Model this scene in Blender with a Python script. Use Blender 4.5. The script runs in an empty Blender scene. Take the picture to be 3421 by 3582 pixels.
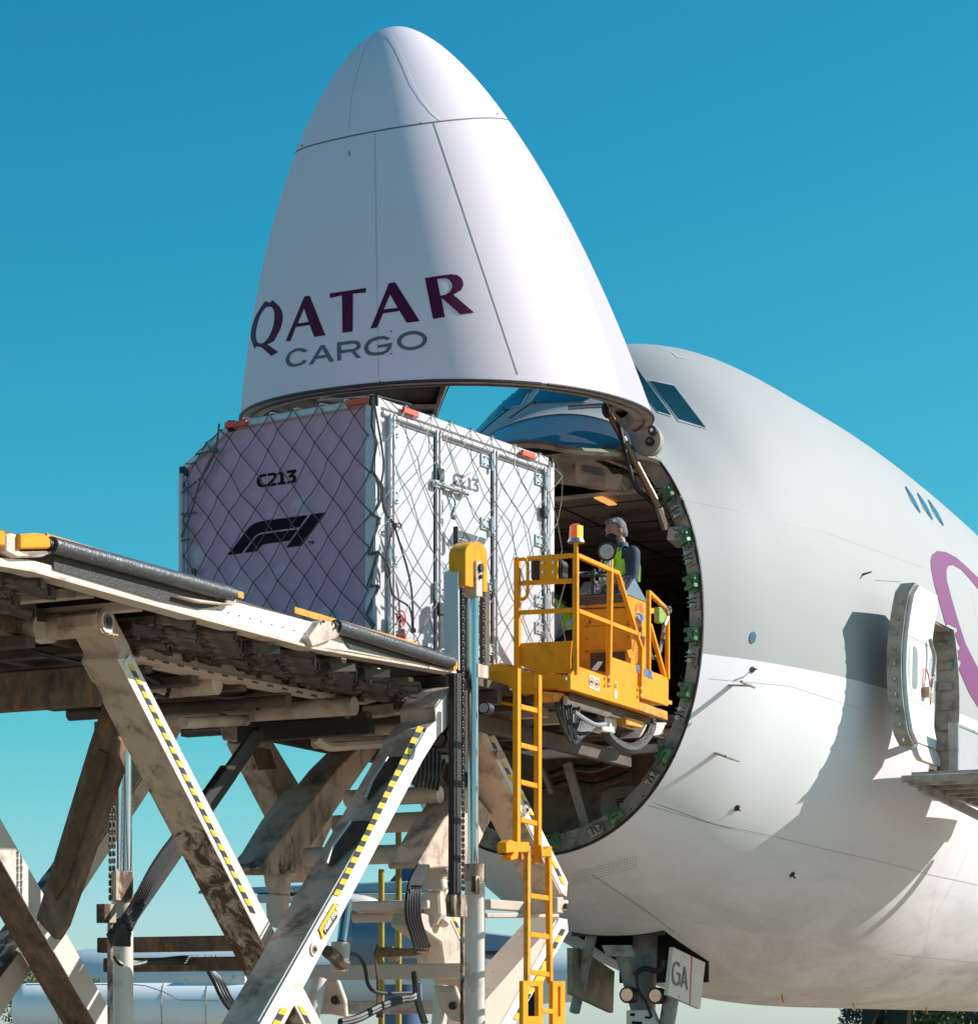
import bpy, bmesh, math, random
from mathutils import Vector, Matrix, Euler
from mathutils.bvhtree import BVHTree
random.seed(7)
S=bpy.context.scene; COL=S.collection
PHI=math.radians(64.6)            # heading of the airplane's axis (aft direction) from world +X
CX,CY=.608,28.5                   # nose opening, on the ground
AX,AY=math.cos(PHI),math.sin(PHI); LX,LY=math.sin(PHI),-math.cos(PHI)
FPX,HX,HY,CAMZ=8614.,1710.,3590.,1.5
# ---------------------------------------------------------------- camera
cam=bpy.data.cameras.new('camera'); co=bpy.data.objects.new('camera',cam); COL.objects.link(co)
cam.sensor_fit='HORIZONTAL'; cam.sensor_width=36; cam.lens=FPX/3421*36
cam.shift_y=(HY-1791)/3421; cam.shift_x=-(HX-1710.5)/3421
cam.clip_start=.5; cam.clip_end=6000
co.location=(0,0,CAMZ); co.rotation_euler=(math.radians(90),0,0); S.camera=co
# ---------------------------------------------------------------- sky, sun
SUN_AZ,SUN_EL=math.radians(12),math.radians(30.5)
w=bpy.data.worlds.new('World'); S.world=w; w.use_nodes=True; nt=w.node_tree; nt.nodes.clear()
sky=nt.nodes.new('ShaderNodeTexSky'); sky.sky_type='NISHITA'; sky.sun_disc=False
sky.sun_elevation=SUN_EL; sky.sun_rotation=math.pi/2-SUN_AZ; sky.altitude=0; sky.air_density=1.0; sky.dust_density=.15; sky.ozone_density=2.0
bg=nt.nodes.new('ShaderNodeBackground'); out=nt.nodes.new('ShaderNodeOutputWorld')
sr=nt.nodes.new('ShaderNodeSeparateColor'); cr=nt.nodes.new('ShaderNodeCombineColor'); nt.links.new(sky.outputs[0],sr.inputs[0])
SKYS=.1; SKYB=.088
for i,(k,gm) in enumerate(((1.12,2.05),(1.14,1.0),(.92,.72))):   # colour grading of the daylight sky, channel by channel
    p=nt.nodes.new('ShaderNodeMath'); p.operation='POWER'; q=nt.nodes.new('ShaderNodeMath'); q.operation='MULTIPLY'
    d=nt.nodes.new('ShaderNodeMath'); d.operation='MULTIPLY'; d.inputs[1].default_value=SKYS; nt.links.new(sr.outputs[i],d.inputs[0])
    p.inputs[1].default_value=gm; q.inputs[1].default_value=k/SKYS; nt.links.new(d.outputs[0],p.inputs[0]); nt.links.new(p.outputs[0],q.inputs[0]); nt.links.new(q.outputs[0],cr.inputs[i])
tcw=nt.nodes.new('ShaderNodeTexCoord'); spw=nt.nodes.new('ShaderNodeSeparateXYZ'); nt.links.new(tcw.outputs['Generated'],spw.inputs[0])
rw=nt.nodes.new('ShaderNodeValToRGB'); nt.links.new(spw.outputs[2],rw.inputs[0]); el=rw.color_ramp.elements
el[0].position=0; el[0].color=(.76,.67,.86,1); el[1].position=.14; el[1].color=(.775,.775,.775,1)
for p_,c_ in ((.05,(.98,.73,.90,1)),(.1,(.92,.77,.80,1))): e_=el.new(p_); e_.color=c_
mw=nt.nodes.new('ShaderNodeVectorMath'); mw.operation='MULTIPLY'; nt.links.new(cr.outputs[0],mw.inputs[0]); nt.links.new(rw.outputs[0],mw.inputs[1])
sw=nt.nodes.new('ShaderNodeVectorMath'); sw.operation='SCALE'; sw.inputs[3].default_value=1/.775; nt.links.new(mw.outputs[0],sw.inputs[0])
nt.links.new(sw.outputs[0],bg.inputs[0]); bg.inputs[1].default_value=SKYB
nt.links.new(bg.outputs[0],out.inputs[0])
sl=bpy.data.lights.new('sun','SUN'); sl.energy=5.0; sl.angle=math.radians(.5); sl.color=(1,.97,.93)
so=bpy.data.objects.new('sun',sl); COL.objects.link(so)
sd=Vector((math.cos(SUN_EL)*math.cos(SUN_AZ),math.cos(SUN_EL)*math.sin(SUN_AZ),math.sin(SUN_EL)))
so.rotation_euler=sd.to_track_quat('Z','Y').to_euler(); so.location=(20,0,30)
S.view_settings.view_transform='Standard'; S.view_settings.look='None'; S.view_settings.exposure=.28; S.view_settings.gamma=1
S.view_settings.use_curve_mapping=False

# ---------------------------------------------------------------- pixel rays -> place (used to read positions off the photograph)
def rd(px,py): return Vector(((px-HX)/FPX,1,(HY-py)/FPX))
def t_local(X,Y): return (AX*(X-CX)+AY*(Y-CY), LX*(X-CX)+LY*(Y-CY))
def pw(px,py,t): d=rd(px,py); a,u=t_local(d.x*t,t); return (a,u,CAMZ+d.z*t)
def pu(px,py,u):
    d=rd(px,py); return pw(px,py,(u+LX*CX+LY*CY)/(LX*d.x+LY))
def pa(px,py,a):
    d=rd(px,py); return pw(px,py,(a+AX*CX+AY*CY)/(AX*d.x+AY))
def pz(px,py,z):
    d=rd(px,py); return pw(px,py,(z-CAMZ)/d.z)
def V(p): return Vector((p[0],-p[1],p[2]))      # (aft, port, up) -> local xyz
FR=Matrix.Translation((CX,CY,0))@Matrix.Rotation(PHI,4,'Z'); FRI=FR.inverted()
CAML=FRI@Vector((0,0,CAMZ))
def rl(px,py): return (FRI.to_3x3()@rd(px,py)).normalized()

# ---------------------------------------------------------------- materials
MATS={}
def ramp(nt,src,p0,p1,c0=(0,0,0,1),c1=(1,1,1,1)):
    r=nt.nodes.new('ShaderNodeValToRGB'); r.color_ramp.elements[0].position=p0; r.color_ramp.elements[1].position=p1
    r.color_ramp.elements[0].color=c0; r.color_ramp.elements[1].color=c1
    nt.links.new(src,r.inputs[0]); return r.outputs[0]
def mix(nt,f,a,b,mode='MIX'):
    m=nt.nodes.new('ShaderNodeMixRGB'); m.blend_type=mode
    for i,x in zip((0,1,2),(f,a,b)):
        if hasattr(x,'is_linked') or hasattr(x,'links'): nt.links.new(x,m.inputs[i])
        elif i==0: m.inputs[0].default_value=x
        else: m.inputs[i].default_value=tuple(x)+((1,) if len(x)==3 else ())
    return m.outputs[0]
def noise(nt,scale,detail=4,rough=.6,vec=None,stretch=None,dist=0):
    n=nt.nodes.new('ShaderNodeTexNoise'); n.inputs['Scale'].default_value=scale; n.inputs['Detail'].default_value=detail
    n.inputs['Roughness'].default_value=rough; n.inputs['Distortion'].default_value=dist
    tc=nt.nodes.new('ShaderNodeTexCoord'); mp=nt.nodes.new('ShaderNodeMapping')
    if stretch: mp.inputs['Scale'].default_value=stretch
    nt.links.new(tc.outputs['Object'],mp.inputs[0]); nt.links.new(mp.outputs[0],n.inputs[0]); return n.outputs['Fac']
def M(name,col,rough=.5,metal=0,dirt=None,damt=.4,dscale=3,rust=None,ramt=.6,bump=0,bscale=40,coat=0,var=.06,emit=None,estr=1,trans=0,stretch=None,spec=None,low=None):
    if name in MATS: return MATS[name]
    m=bpy.data.materials.new(name); m.use_nodes=True; nt=m.node_tree; b=nt.nodes['Principled BSDF']
    b.inputs['Roughness'].default_value=rough; b.inputs['Metallic'].default_value=metal
    b.inputs['Coat Weight'].default_value=coat; b.inputs['Coat Roughness'].default_value=.08
    if spec is not None: b.inputs['Specular IOR Level'].default_value=spec
    c=mix(nt,noise(nt,5,5),[x*(1-var) for x in col],[min(1,x*(1+var)) for x in col])
    if dirt:
        f=ramp(nt,noise(nt,dscale,8,.65,stretch=stretch,dist=.3),.62-damt*.42,.72)
        c=mix(nt,f,c,dirt)
    if rust:
        src=noise(nt,dscale*1.7,9,.7,stretch=stretch,dist=.6)
        if low:   # grease and rust gather below a given height
            tc=nt.nodes.new('ShaderNodeTexCoord'); sp=nt.nodes.new('ShaderNodeSeparateXYZ'); nt.links.new(tc.outputs['Object'],sp.inputs[0])
            mr=nt.nodes.new('ShaderNodeMapRange'); mr.inputs['From Min'].default_value=low[0]; mr.inputs['From Max'].default_value=low[1]; mr.inputs['To Min'].default_value=low[2]; mr.inputs['To Max'].default_value=-.06
            nt.links.new(sp.outputs[2],mr.inputs[0]); ad=nt.nodes.new('ShaderNodeMath'); nt.links.new(src,ad.inputs[0]); nt.links.new(mr.outputs[0],ad.inputs[1]); src=ad.outputs[0]
        f=ramp(nt,src,.68-ramt*.3,.70)
        c=mix(nt,f,c,rust)
    nt.links.new(c,b.inputs['Base Color'])
    rr=nt.nodes.new('ShaderNodeMapRange'); rr.inputs['To Min'].default_value=max(.02,rough-.08); rr.inputs['To Max'].default_value=min(1,rough+.12)
    nt.links.new(noise(nt,12,6),rr.inputs[0]); nt.links.new(rr.outputs[0],b.inputs['Roughness'])
    if bump:
        bp=nt.nodes.new('ShaderNodeBump'); bp.inputs['Strength'].default_value=bump; bp.inputs['Distance'].default_value=.02
        nt.links.new(noise(nt,bscale,5),bp.inputs['Height']); nt.links.new(bp.outputs[0],b.inputs['Normal'])
    if emit: b.inputs['Emission Color'].default_value=tuple(emit)+(1,); b.inputs['Emission Strength'].default_value=estr
    if trans: b.inputs['Transmission Weight'].default_value=trans
    MATS[name]=m; return m
BROWN=(.07,.045,.03)
m_cream=M('cream_paint',(.64,.51,.41),.5,dirt=(.24,.155,.10),damt=.22,dscale=2.2,rust=BROWN,ramt=.12,bump=.1)
m_creamc=M('clean_cream_paint',(.76,.67,.59),.45,dirt=(.38,.28,.20),damt=.1,dscale=3,bump=.05)
m_grime=M('grimy_cream_paint',(.56,.42,.32),.6,dirt=(.15,.085,.05),damt=.30,dscale=2.6,rust=(.085,.040,.018),ramt=.30,stretch=(1.4,1.4,.6),low=(2.7,3.9,.17),bump=.35,bscale=25)
m_rust=M('rusty_steel',(.27,.155,.09),.7,dirt=(.03,.02,.015),damt=.8,dscale=4,rust=(.42,.15,.04),ramt=.45,stretch=(1.6,1.6,.7),bump=.5,bscale=22)
m_oily=M('oily_underframe',(.17,.115,.08),.55,dirt=(.03,.021,.016),damt=.85,dscale=2.2,rust=(.16,.09,.05),ramt=.25,bump=.2)
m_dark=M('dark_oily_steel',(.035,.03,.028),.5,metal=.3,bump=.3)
m_smudge=M('smudged_cream_paint',(.68,.49,.38),.5,dirt=(.11,.075,.06),damt=.36,dscale=3.6,rust=(.30,.18,.12),ramt=.12,bump=.1)
m_black=M('black_rubber',(.02,.02,.021),.45,bump=.1)
m_roller=M('worn_roller_steel',(.16,.13,.11),.42,metal=.3,dirt=(.04,.03,.025),damt=.5,dscale=8,bump=.2)
m_tube=M('worn_black_tube',(.085,.085,.088),.33,metal=.35,dirt=(.30,.30,.30),damt=.12,dscale=18,bump=.35,bscale=30,stretch=(.5,4,4))
m_yel=M('orange_yellow_paint',(.93,.34,.004),.42,dirt=(.55,.20,.01),damt=.2,dscale=3.5,rust=(.12,.05,.02),ramt=.05,spec=.25,bump=.04)
m_yelw=M('worn_yellow_paint',(.84,.36,.012),.5,dirt=(.30,.12,.03),damt=.4,dscale=6,rust=(.10,.05,.03),ramt=.25,bump=.2)
m_chrome=M('chrome',(.55,.55,.57),.16,metal=1,var=.02)
m_steel=M('bright_steel',(.6,.6,.61),.3,metal=.9)
m_alu=M('aluminium_profile',(.58,.54,.55),.45,metal=.15,dirt=(.4,.4,.42),damt=.2,dscale=4)
m_panel=M('container_panel_lilac_shade',(.60,.31,.43),.45,dirt=(.55,.52,.58),damt=.12,dscale=2,bump=.03)  # lilac cast of the shaded front put into the white panel's colour
m_ink=M('black_print',(.007,.007,.014),.6,var=0,spec=.1)
m_ink2=M('grey_print',(.075,.085,.10),.4,var=0)
m_red=M('red_plastic',(.75,.07,.02),.4)
m_stick=M('red_sticker',(.72,.035,.03),.4)
m_white=M('white_sticker',(.8,.8,.78),.4)
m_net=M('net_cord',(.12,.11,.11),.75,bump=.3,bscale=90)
m_green=M('green_latch_paint',(.13,.25,.12),.42,dirt=(.05,.08,.04),damt=.3,dscale=10)
m_jamb=M('beige_jamb_paint',(.46,.41,.35),.45,dirt=(.17,.13,.10),damt=.4,dscale=5,bump=.15)
m_liner=M('hold_liner',(.50,.40,.33),.7,dirt=(.07,.055,.05),damt=.3,dscale=2)
m_creamin=M('cream_primer',(.60,.53,.42),.5,dirt=(.3,.24,.16),damt=.3,dscale=4)
m_insul=M('quilted_insulation',(.13,.125,.12),.42,metal=.3,dirt=(.05,.045,.04),damt=.5,dscale=3,bump=.9,bscale=6)
m_tan=M('tan_insulation',(.50,.36,.23),.6,dirt=(.12,.09,.06),damt=.5,dscale=3,bump=.7,bscale=5)
m_glass=M('dark_window_glass',(.010,.045,.055),.08,coat=.25,var=.3,spec=.5)
m_glassb=M('blue_window_glass',(.07,.16,.25),.12,coat=1,var=.2)
m_burg=M('burgundy_lettering',(.085,.004,.040),.5,var=.02,spec=.15)
m_slate=M('slate_lettering',(.10,.135,.15),.5,var=.02,spec=.15)
m_purple=M('purple_emblem',(.22,.055,.16),.5,var=.04,spec=.15)
m_seam=M('seam_sealant',(.10,.10,.11),.6)
m_seaml=M('faint_seam',(.42,.44,.45),.5)
m_seamf=M('very_faint_seam',(.58,.58,.58),.5)
m_gearw=M('gear_paint',(.33,.31,.29),.4,dirt=(.12,.10,.08),damt=.3,dscale=6)
m_skin=M('skin',(.42,.20,.13),.5)
m_hair=M('grey_hair',(.20,.20,.21),.6,dirt=(.05,.05,.055),damt=.5,dscale=30,bump=.8,bscale=60)
m_mask=M('black_cloth',(.008,.008,.01),.8)
m_vest=M('hi_vis_yellow',(.48,.86,.03),.6,bump=.2,bscale=20)
m_refl=M('reflective_tape',(.55,.57,.58),.4,metal=.4)
m_navy=M('navy_fleece',(.028,.045,.075),.8,dirt=(.05,.075,.11),damt=.4,dscale=8,bump=.5,bscale=14)
m_pink=M('badge_card',(.62,.42,.44),.5)
m_amber=M('amber_lens',(.75,.09,.005),.2,coat=1,emit=(1,.12,.01),estr=.25)
m_led=M('amber_led',(1,.6,.1),.3,emit=(1,.45,.05),estr=3)
m_lampwarm=M('warm_ceiling_lamp',(1,.7,.3),.4,emit=(1,.50,.14),estr=.7)
m_console=M('slate_console',(.16,.20,.235),.35,coat=.3,dirt=(.3,.33,.36),damt=.12,dscale=9)
m_btng=M('green_button',(.03,.4,.12),.4); m_btnr=M('red_button',(.6,.03,.03),.4)
m_concrete=M('apron_concrete',(.36,.285,.205),.85,dirt=(.27,.21,.16),damt=.4,dscale=.08)
def fuselage_mat(name,bound):
    m=bpy.data.materials.new(name); m.use_nodes=True; nt=m.node_tree; b=nt.nodes['Principled BSDF']
    tc=nt.nodes.new('ShaderNodeTexCoord'); sp=nt.nodes.new('ShaderNodeSeparateXYZ'); nt.links.new(tc.outputs['Object'],sp.inputs[0])
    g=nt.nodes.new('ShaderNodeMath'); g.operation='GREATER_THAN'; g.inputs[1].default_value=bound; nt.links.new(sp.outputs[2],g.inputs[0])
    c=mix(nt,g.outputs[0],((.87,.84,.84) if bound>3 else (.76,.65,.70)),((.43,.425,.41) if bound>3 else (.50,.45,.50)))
    c=mix(nt,ramp(nt,noise(nt,.7,4,.5),.4,.8),c,mix(nt,1,c,(.96,.96,.97),'MULTIPLY'))
    # thin belly grime, heaviest low down near the gear bay
    lo=nt.nodes.new('ShaderNodeMapRange'); lo.inputs['From Min'].default_value=4.2; lo.inputs['From Max'].default_value=2.2; nt.links.new(sp.outputs[2],lo.inputs[0])
    f=nt.nodes.new('ShaderNodeMath'); f.operation='MULTIPLY'; nt.links.new(lo.outputs[0],f.inputs[0])
    nt.links.new(ramp(nt,noise(nt,1.1,8,.7,stretch=(.35,1,1.6),dist=.5),.42,.62),f.inputs[1])
    f2=nt.nodes.new('ShaderNodeMath'); f2.operation='MULTIPLY'; f2.inputs[1].default_value=.45; nt.links.new(f.outputs[0],f2.inputs[0])
    if bound>3: c=mix(nt,f2.outputs[0],c,(.40,.36,.32))
    nt.links.new(c,b.inputs['Base Color']); b.inputs['Roughness'].default_value=.58; b.inputs['Specular IOR Level'].default_value=.14; b.inputs['Coat Weight'].default_value=.0; b.inputs['Coat Roughness'].default_value=.2
    bp=nt.nodes.new('ShaderNodeBump'); bp.inputs['Strength'].default_value=.05; bp.inputs['Distance'].default_value=.06
    nt.links.new(noise(nt,1.3,3,.5),bp.inputs['Height']); nt.links.new(bp.outputs[0],b.inputs['Coat Normal'])
    return m
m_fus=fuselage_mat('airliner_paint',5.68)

# ---------------------------------------------------------------- mesh builder
class MB:
    def __init__(s): s.v=[]; s.f=[]; s.m=[]; s.mi=0
    def add(s,vs,fs):
        o=len(s.v); s.v+= [Vector(x) for x in vs]; s.f+=[tuple(i+o for i in f) for f in fs]; s.m+=[s.mi]*len(fs); return s
    def hexa(s,P): # 8 pts: bottom 4, top 4
        return s.add(P,[(3,2,1,0),(4,5,6,7),(0,1,5,4),(1,2,6,5),(2,3,7,6),(3,0,4,7)])
    def box(s,p,q):    # (a,u,z) corners
        a0,u0,z0=p;a1,u1,z1=q
        return s.hexa([V(x) for x in [(a0,u0,z0),(a1,u0,z0),(a1,u1,z0),(a0,u1,z0),(a0,u0,z1),(a1,u0,z1),(a1,u1,z1),(a0,u1,z1)]])
    def prism(s,pts,off):  # pts list of local vectors, off vector
        n=len(pts); off=Vector(off); P=[Vector(p) for p in pts]
        return s.add(P+[p+off for p in P],[tuple(range(n))[::-1],tuple(range(n,2*n))]+[(i,(i+1)%n,n+(i+1)%n,n+i) for i in range(n)])
    def upoly(s,pl,u,w):   # polygon in px on plane u, extruded w towards starboard
        return s.prism([V(pu(x,y,u)) for x,y in pl],(0,w,0))
    def apoly(s,pl,a,w):   # polygon in px on plane a, extruded w aft
        return s.prism([V(pa(x,y,a)) for x,y in pl],(w,0,0))
    def ring(s,c,ax,r,n):
        ax=ax.normalized(); e=Vector((0,0,1)) if abs(ax.z)<.9 else Vector((1,0,0)); x=ax.cross(e).normalized(); y=ax.cross(x)
        return [c+x*(r*math.cos(2*math.pi*i/n))+y*(r*math.sin(2*math.pi*i/n)) for i in range(n)]
    def tube(s,p,q,r,n=10,r2=None,cap=True):
        p,q=Vector(p),Vector(q); a=s.ring(p,q-p,r,n); b=s.ring(q,q-p,r if r2 is None else r2,n)
        f=[(i,(i+1)%n,n+(i+1)%n,n+i) for i in range(n)]
        if cap: f+=[tuple(range(n))[::-1],tuple(range(n,2*n))]
        return s.add(a+b,f)
    def path(s,pts,r,n=8):
        P=[Vector(p) for p in pts]; vs=[];fs=[]
        for i,p in enumerate(P):
            t=(P[min(i+1,len(P)-1)]-P[max(i-1,0)]); vs+=s.ring(p,t,r,n)
        for i in range(len(P)-1):
            fs+=[(i*n+j,i*n+(j+1)%n,(i+1)*n+(j+1)%n,(i+1)*n+j) for j in range(n)]
        fs+=[tuple(range(n))[::-1],tuple(range((len(P)-1)*n,len(P)*n))]
        return s.add(vs,fs)
    def bar(s,p,q,w,h=None):  # rectangular bar between local points
        p,q=Vector(p),Vector(q); h=h or w; t=(q-p).normalized(); e=Vector((0,0,1)) if abs(t.z)<.95 else Vector((1,0,0))
        x=t.cross(e).normalized()*w/2; y=t.cross(x).normalized()*h/2
        return s.hexa([p-x-y,p+x-y,p+x+y,p-x+y,q-x-y,q+x-y,q+x+y,q-x+y])
    def ball(s,c,r,n=10,m=6,sc=(1,1,1)):
        c=Vector(c); vs=[];fs=[]
        for i in range(m+1):
            t=math.pi*i/m
            for j in range(n):
                p=2*math.pi*j/n; vs.append(c+Vector((r*sc[0]*math.sin(t)*math.cos(p),r*sc[1]*math.sin(t)*math.sin(p),r*sc[2]*math.cos(t))))
        for i in range(m):
            for j in range(n): fs.append((i*n+j,(i+1)*n+j,(i+1)*n+(j+1)%n,i*n+(j+1)%n))
        return s.add(vs,fs)
def spline(P,k=6):
    P=[Vector(p) for p in P]; o=[]
    for i in range(len(P)-1):
        a,b,c,d=P[max(i-1,0)],P[i],P[i+1],P[min(i+2,len(P)-1)]
        for j in range(k):
            t=j/k; o.append(.5*((2*b)+(c-a)*t+(2*a-5*b+4*c-d)*t*t+(3*b-a-3*c+d)*t**3))
    return o+[P[-1]]
def mkmesh(name,mb,mats,org=Vector((0,0,0)),smooth=False,bevel=0,fixn=True):
    me=bpy.data.meshes.new(name); me.from_pydata([v-org for v in mb.v],[],mb.f)
    mats=mats if isinstance(mats,(list,tuple)) else [mats]
    for m in mats: me.materials.append(m)
    me.polygons.foreach_set('material_index',mb.m)
    bm=bmesh.new(); bm.from_mesh(me)
    if fixn: bmesh.ops.recalc_face_normals(bm,faces=bm.faces)
    if bevel:
        try: bmesh.ops.bevel(bm,geom=[e for e in bm.edges if len(e.link_faces)==2 and e.calc_face_angle(0)>.6],offset=bevel,segments=1,affect='EDGES')
        except Exception: pass
    if smooth:
        for f in bm.faces: f.smooth=True
        for e in bm.edges:
            if len(e.link_faces)==2 and e.calc_face_angle(0)>math.radians(38): e.smooth=False
    bm.to_mesh(me); bm.free(); return me
class Thing:
    def __init__(s,name,label,cat,base,group=None,mat=None):
        s.o=bpy.data.objects.new(name,None); COL.objects.link(s.o); s.o.empty_display_size=.3
        s.fr=FR if mat is None else mat; s.org=V(base) if mat is None else Vector(base)
        s.o.matrix_world=s.fr@Matrix.Translation(s.org)
        s.o['label']=label; s.o['category']=cat
        if group: s.o['group']=group
    def part(s,name,mb,mats,parent=None,smooth=False,bevel=0,label=None,kind=None,mesh=None,fixn=True):
        me=mesh or mkmesh(name,mb,mats,s.org,smooth,bevel,fixn)
        o=bpy.data.objects.new(name,me); COL.objects.link(o); o.parent=parent or s.o
        if label: o['label']=label
        if kind: o['kind']=kind
        return o
def single(name,mb,mats,label=None,cat=None,kind=None,smooth=False,group=None,loc=None,mw=None,bevel=0):
    org=Vector(loc) if loc is not None else Vector((0,0,0))
    o=bpy.data.objects.new(name,mkmesh(name,mb,mats,org,smooth,bevel)); COL.objects.link(o)
    o.matrix_world=(mw or Matrix.Identity(4))@Matrix.Translation(org)
    for k,v in (('label',label),('category',cat),('kind',kind),('group',group)):
        if v: o[k]=v
    return o
def fill2d(polys,maxe):
    """polys: list of closed 2D loops (holes included). returns verts, tris finely subdivided"""
    cu=bpy.data.curves.new('tmp','CURVE'); cu.dimensions='2D'; cu.fill_mode='BOTH'
    for pl in polys:
        sp=cu.splines.new('POLY'); sp.points.add(len(pl)-1); sp.use_cyclic_u=True
        for p,q in zip(sp.points,pl): p.co=(q[0]*.01,q[1]*.01,0,1)
    ob=bpy.data.objects.new('tmp',cu); COL.objects.link(ob)
    bpy.context.view_layer.update()
    me=bpy.data.meshes.new_from_object(ob.evaluated_get(bpy.context.evaluated_depsgraph_get()))
    bm=bmesh.new(); bm.from_mesh(me)
    bpy.data.objects.remove(ob); bpy.data.curves.remove(cu); bpy.data.meshes.remove(me)
    bmesh.ops.remove_doubles(bm,verts=bm.verts,dist=1e-5)
    bmesh.ops.triangulate(bm,faces=bm.faces)
    for _ in range(6):
        es=[e for e in bm.edges if e.calc_length()>maxe*.01]
        if not es: break
        bmesh.ops.subdivide_edges(bm,edges=es,cuts=1); bmesh.ops.triangulate(bm,faces=bm.faces)
    v=[(x.co.x*100,x.co.y*100) for x in bm.verts]; f=[[x.index for x in g.verts] for g in bm.faces]; bm.free()
    return v,f
def fixorder(mb,ref=None): return mb
def smoothpoly(pl,k=3,closed=True):
    n=len(pl); P=[Vector((x,y,0)) for x,y in pl]; o=[]
    for i in range(n):
        a,b,c,d=P[i-1],P[i],P[(i+1)%n],P[(i+2)%n]
        for j in range(k):
            t=j/k; q=.5*((2*b)+(c-a)*t+(2*a-5*b+4*c-d)*t*t+(3*b-a-3*c+d)*t**3); o.append((q.x,q.y))
    return o

# ================================================================ GROUND
g=MB(); g.add([(-3000,-60,0),(3000,-60,0),(3000,5000,0),(-3000,5000,0)],[(0,1,2,3)])
single('ground',g,m_concrete,kind='structure')
# ================================================================ CARGO AIRPLANE
TB=dict(w=[(0,2.0),(.5,2.25),(1,2.45),(2,2.75),(3,2.95),(4.5,3.13),(6,3.22),(8,3.25),(50,3.25)],
zc=[(0,6.0),(3,5.9),(8,5.75),(50,5.75)],
zb=[(0,3.44),(1,3.0),(2,2.7),(3,2.46),(5,2.08),(7,1.85),(10,1.78),(50,1.78)],
zt=[(0,8.62),(.3,8.75),(.6,8.96),(1,9.22),(1.5,9.60),(2,9.87),(3,10.12),(4,10.22),(5,10.26),(8,10.36),(11,10.3),(14,10.1),(17,9.8),(20,9.6),(50,9.6)],
eu=[(0,.92),(2,1.06),(6,1.12),(50,1.12)])
def itp(k,x):
    T=TB[k]
    if x<=T[0][0]: return T[0][1]
    for i in range(len(T)-1):
        if x<=T[i+1][0]:
            x0,y0=T[i];x1,y1=T[i+1]
            ym=T[i-1] if i else None; yn=T[i+2] if i+2<len(T) else None
            m0=(y1-ym[1])/(x1-ym[0]) if ym else (y1-y0)/(x1-x0); m1=(yn[1]-y0)/(yn[0]-x0) if yn else 0
            h=x1-x0;t=(x-x0)/h
            return (2*t**3-3*t**2+1)*y0+(t**3-2*t**2+t)*h*m0+(-2*t**3+3*t**2)*y1+(t**3-t**2)*h*m1
    return T[-1][1]
def sgnp(x,p): return math.copysign(abs(x)**p,x)
def fsec(a,th,k=1.0):   # th: 0 = port horizontal, 90 = up
    c,s=math.cos(th),math.sin(th); w_=itp('w',a)*k; zc=itp('zc',a)
    if s>=0: u=w_*sgnp(c,itp('eu',a)); z=zc+(itp('zt',a)-zc)*k*s**.93
    else: u=w_*sgnp(c,.917); z=zc-(zc-itp('zb',a))*k*abs(s)**.93
    return (a+.07*(z-6)*max(0,1-a/1.5),u,z)
air=Thing('cargo_airplane','white four-engine cargo jet with its nose swung up and the hold open','cargo airplane',(0,0,0))
NT=160; AS=[0,.08,.2,.35,.5,.65,.8,.95,1.1,1.25,1.4,1.6,1.8,2,2.15,2.3,2.5,2.7,2.9,3.1,3.3,3.5,3.7,3.9,4.05,4.2,4.4,4.6,4.8,5,5.18,5.35,5.6,5.9,6.2,6.45,6.7,7,7.4,7.8,8.2,8.6,9,9.5,10,10.5,11,11.5,12,12.5,13,14,15,16,17,18,19,20,22,24,30,38,48]
fu=MB(); TH=[math.pi*2*i/NT for i in range(NT)]
for a in AS: fu.v+=[V(fsec(a,t)) for t in TH]
for i in range(len(AS)-1): fu.f+=[(i*NT+j,i*NT+(j+1)%NT,(i+1)*NT+(j+1)%NT,(i+1)*NT+j) for j in range(NT)]
fu.m=[0]*len(fu.f)
me=mkmesh('fuselage',fu,m_fus,fixn=False)
bm=bmesh.new(); bm.from_mesh(me)
DA0,DA1,DZ0,DZ1=5.35,6.45,4.72,6.80
for co_,no in (((0,0,DZ0),(0,0,1)),((0,0,DZ1),(0,0,1)),((0,0,2.9),(0,0,1))):
    bmesh.ops.bisect_plane(bm,geom=bm.verts[:]+bm.edges[:]+bm.faces[:],plane_co=co_,plane_no=no)
# nose gear bay opening
GA0,GA1,GU=2.3,3.9,.62
for co_,no in (((0,GU,0),(0,1,0)),((0,-GU,0),(0,1,0))):
    bmesh.ops.bisect_plane(bm,geom=bm.verts[:]+bm.edges[:]+bm.faces[:],plane_co=co_,plane_no=no)
kill=[]
for f in bm.faces:
    c=f.calc_center_median()
    if c.y<0 and DA0<c.x<DA1 and DZ0<c.z<DZ1: kill.append(f)
    elif c.z<3.5 and GA0<c.x<GA1 and abs(c.y)<GU: kill.append(f)
bmesh.ops.delete(bm,geom=kill,context='FACES')
for f in bm.faces: f.smooth=True
bm.normal_update(); bm.to_mesh(me); fb=BVHTree.FromBMesh(bm); bm.free()
air.part('fuselage',None,None,mesh=me)

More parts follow.
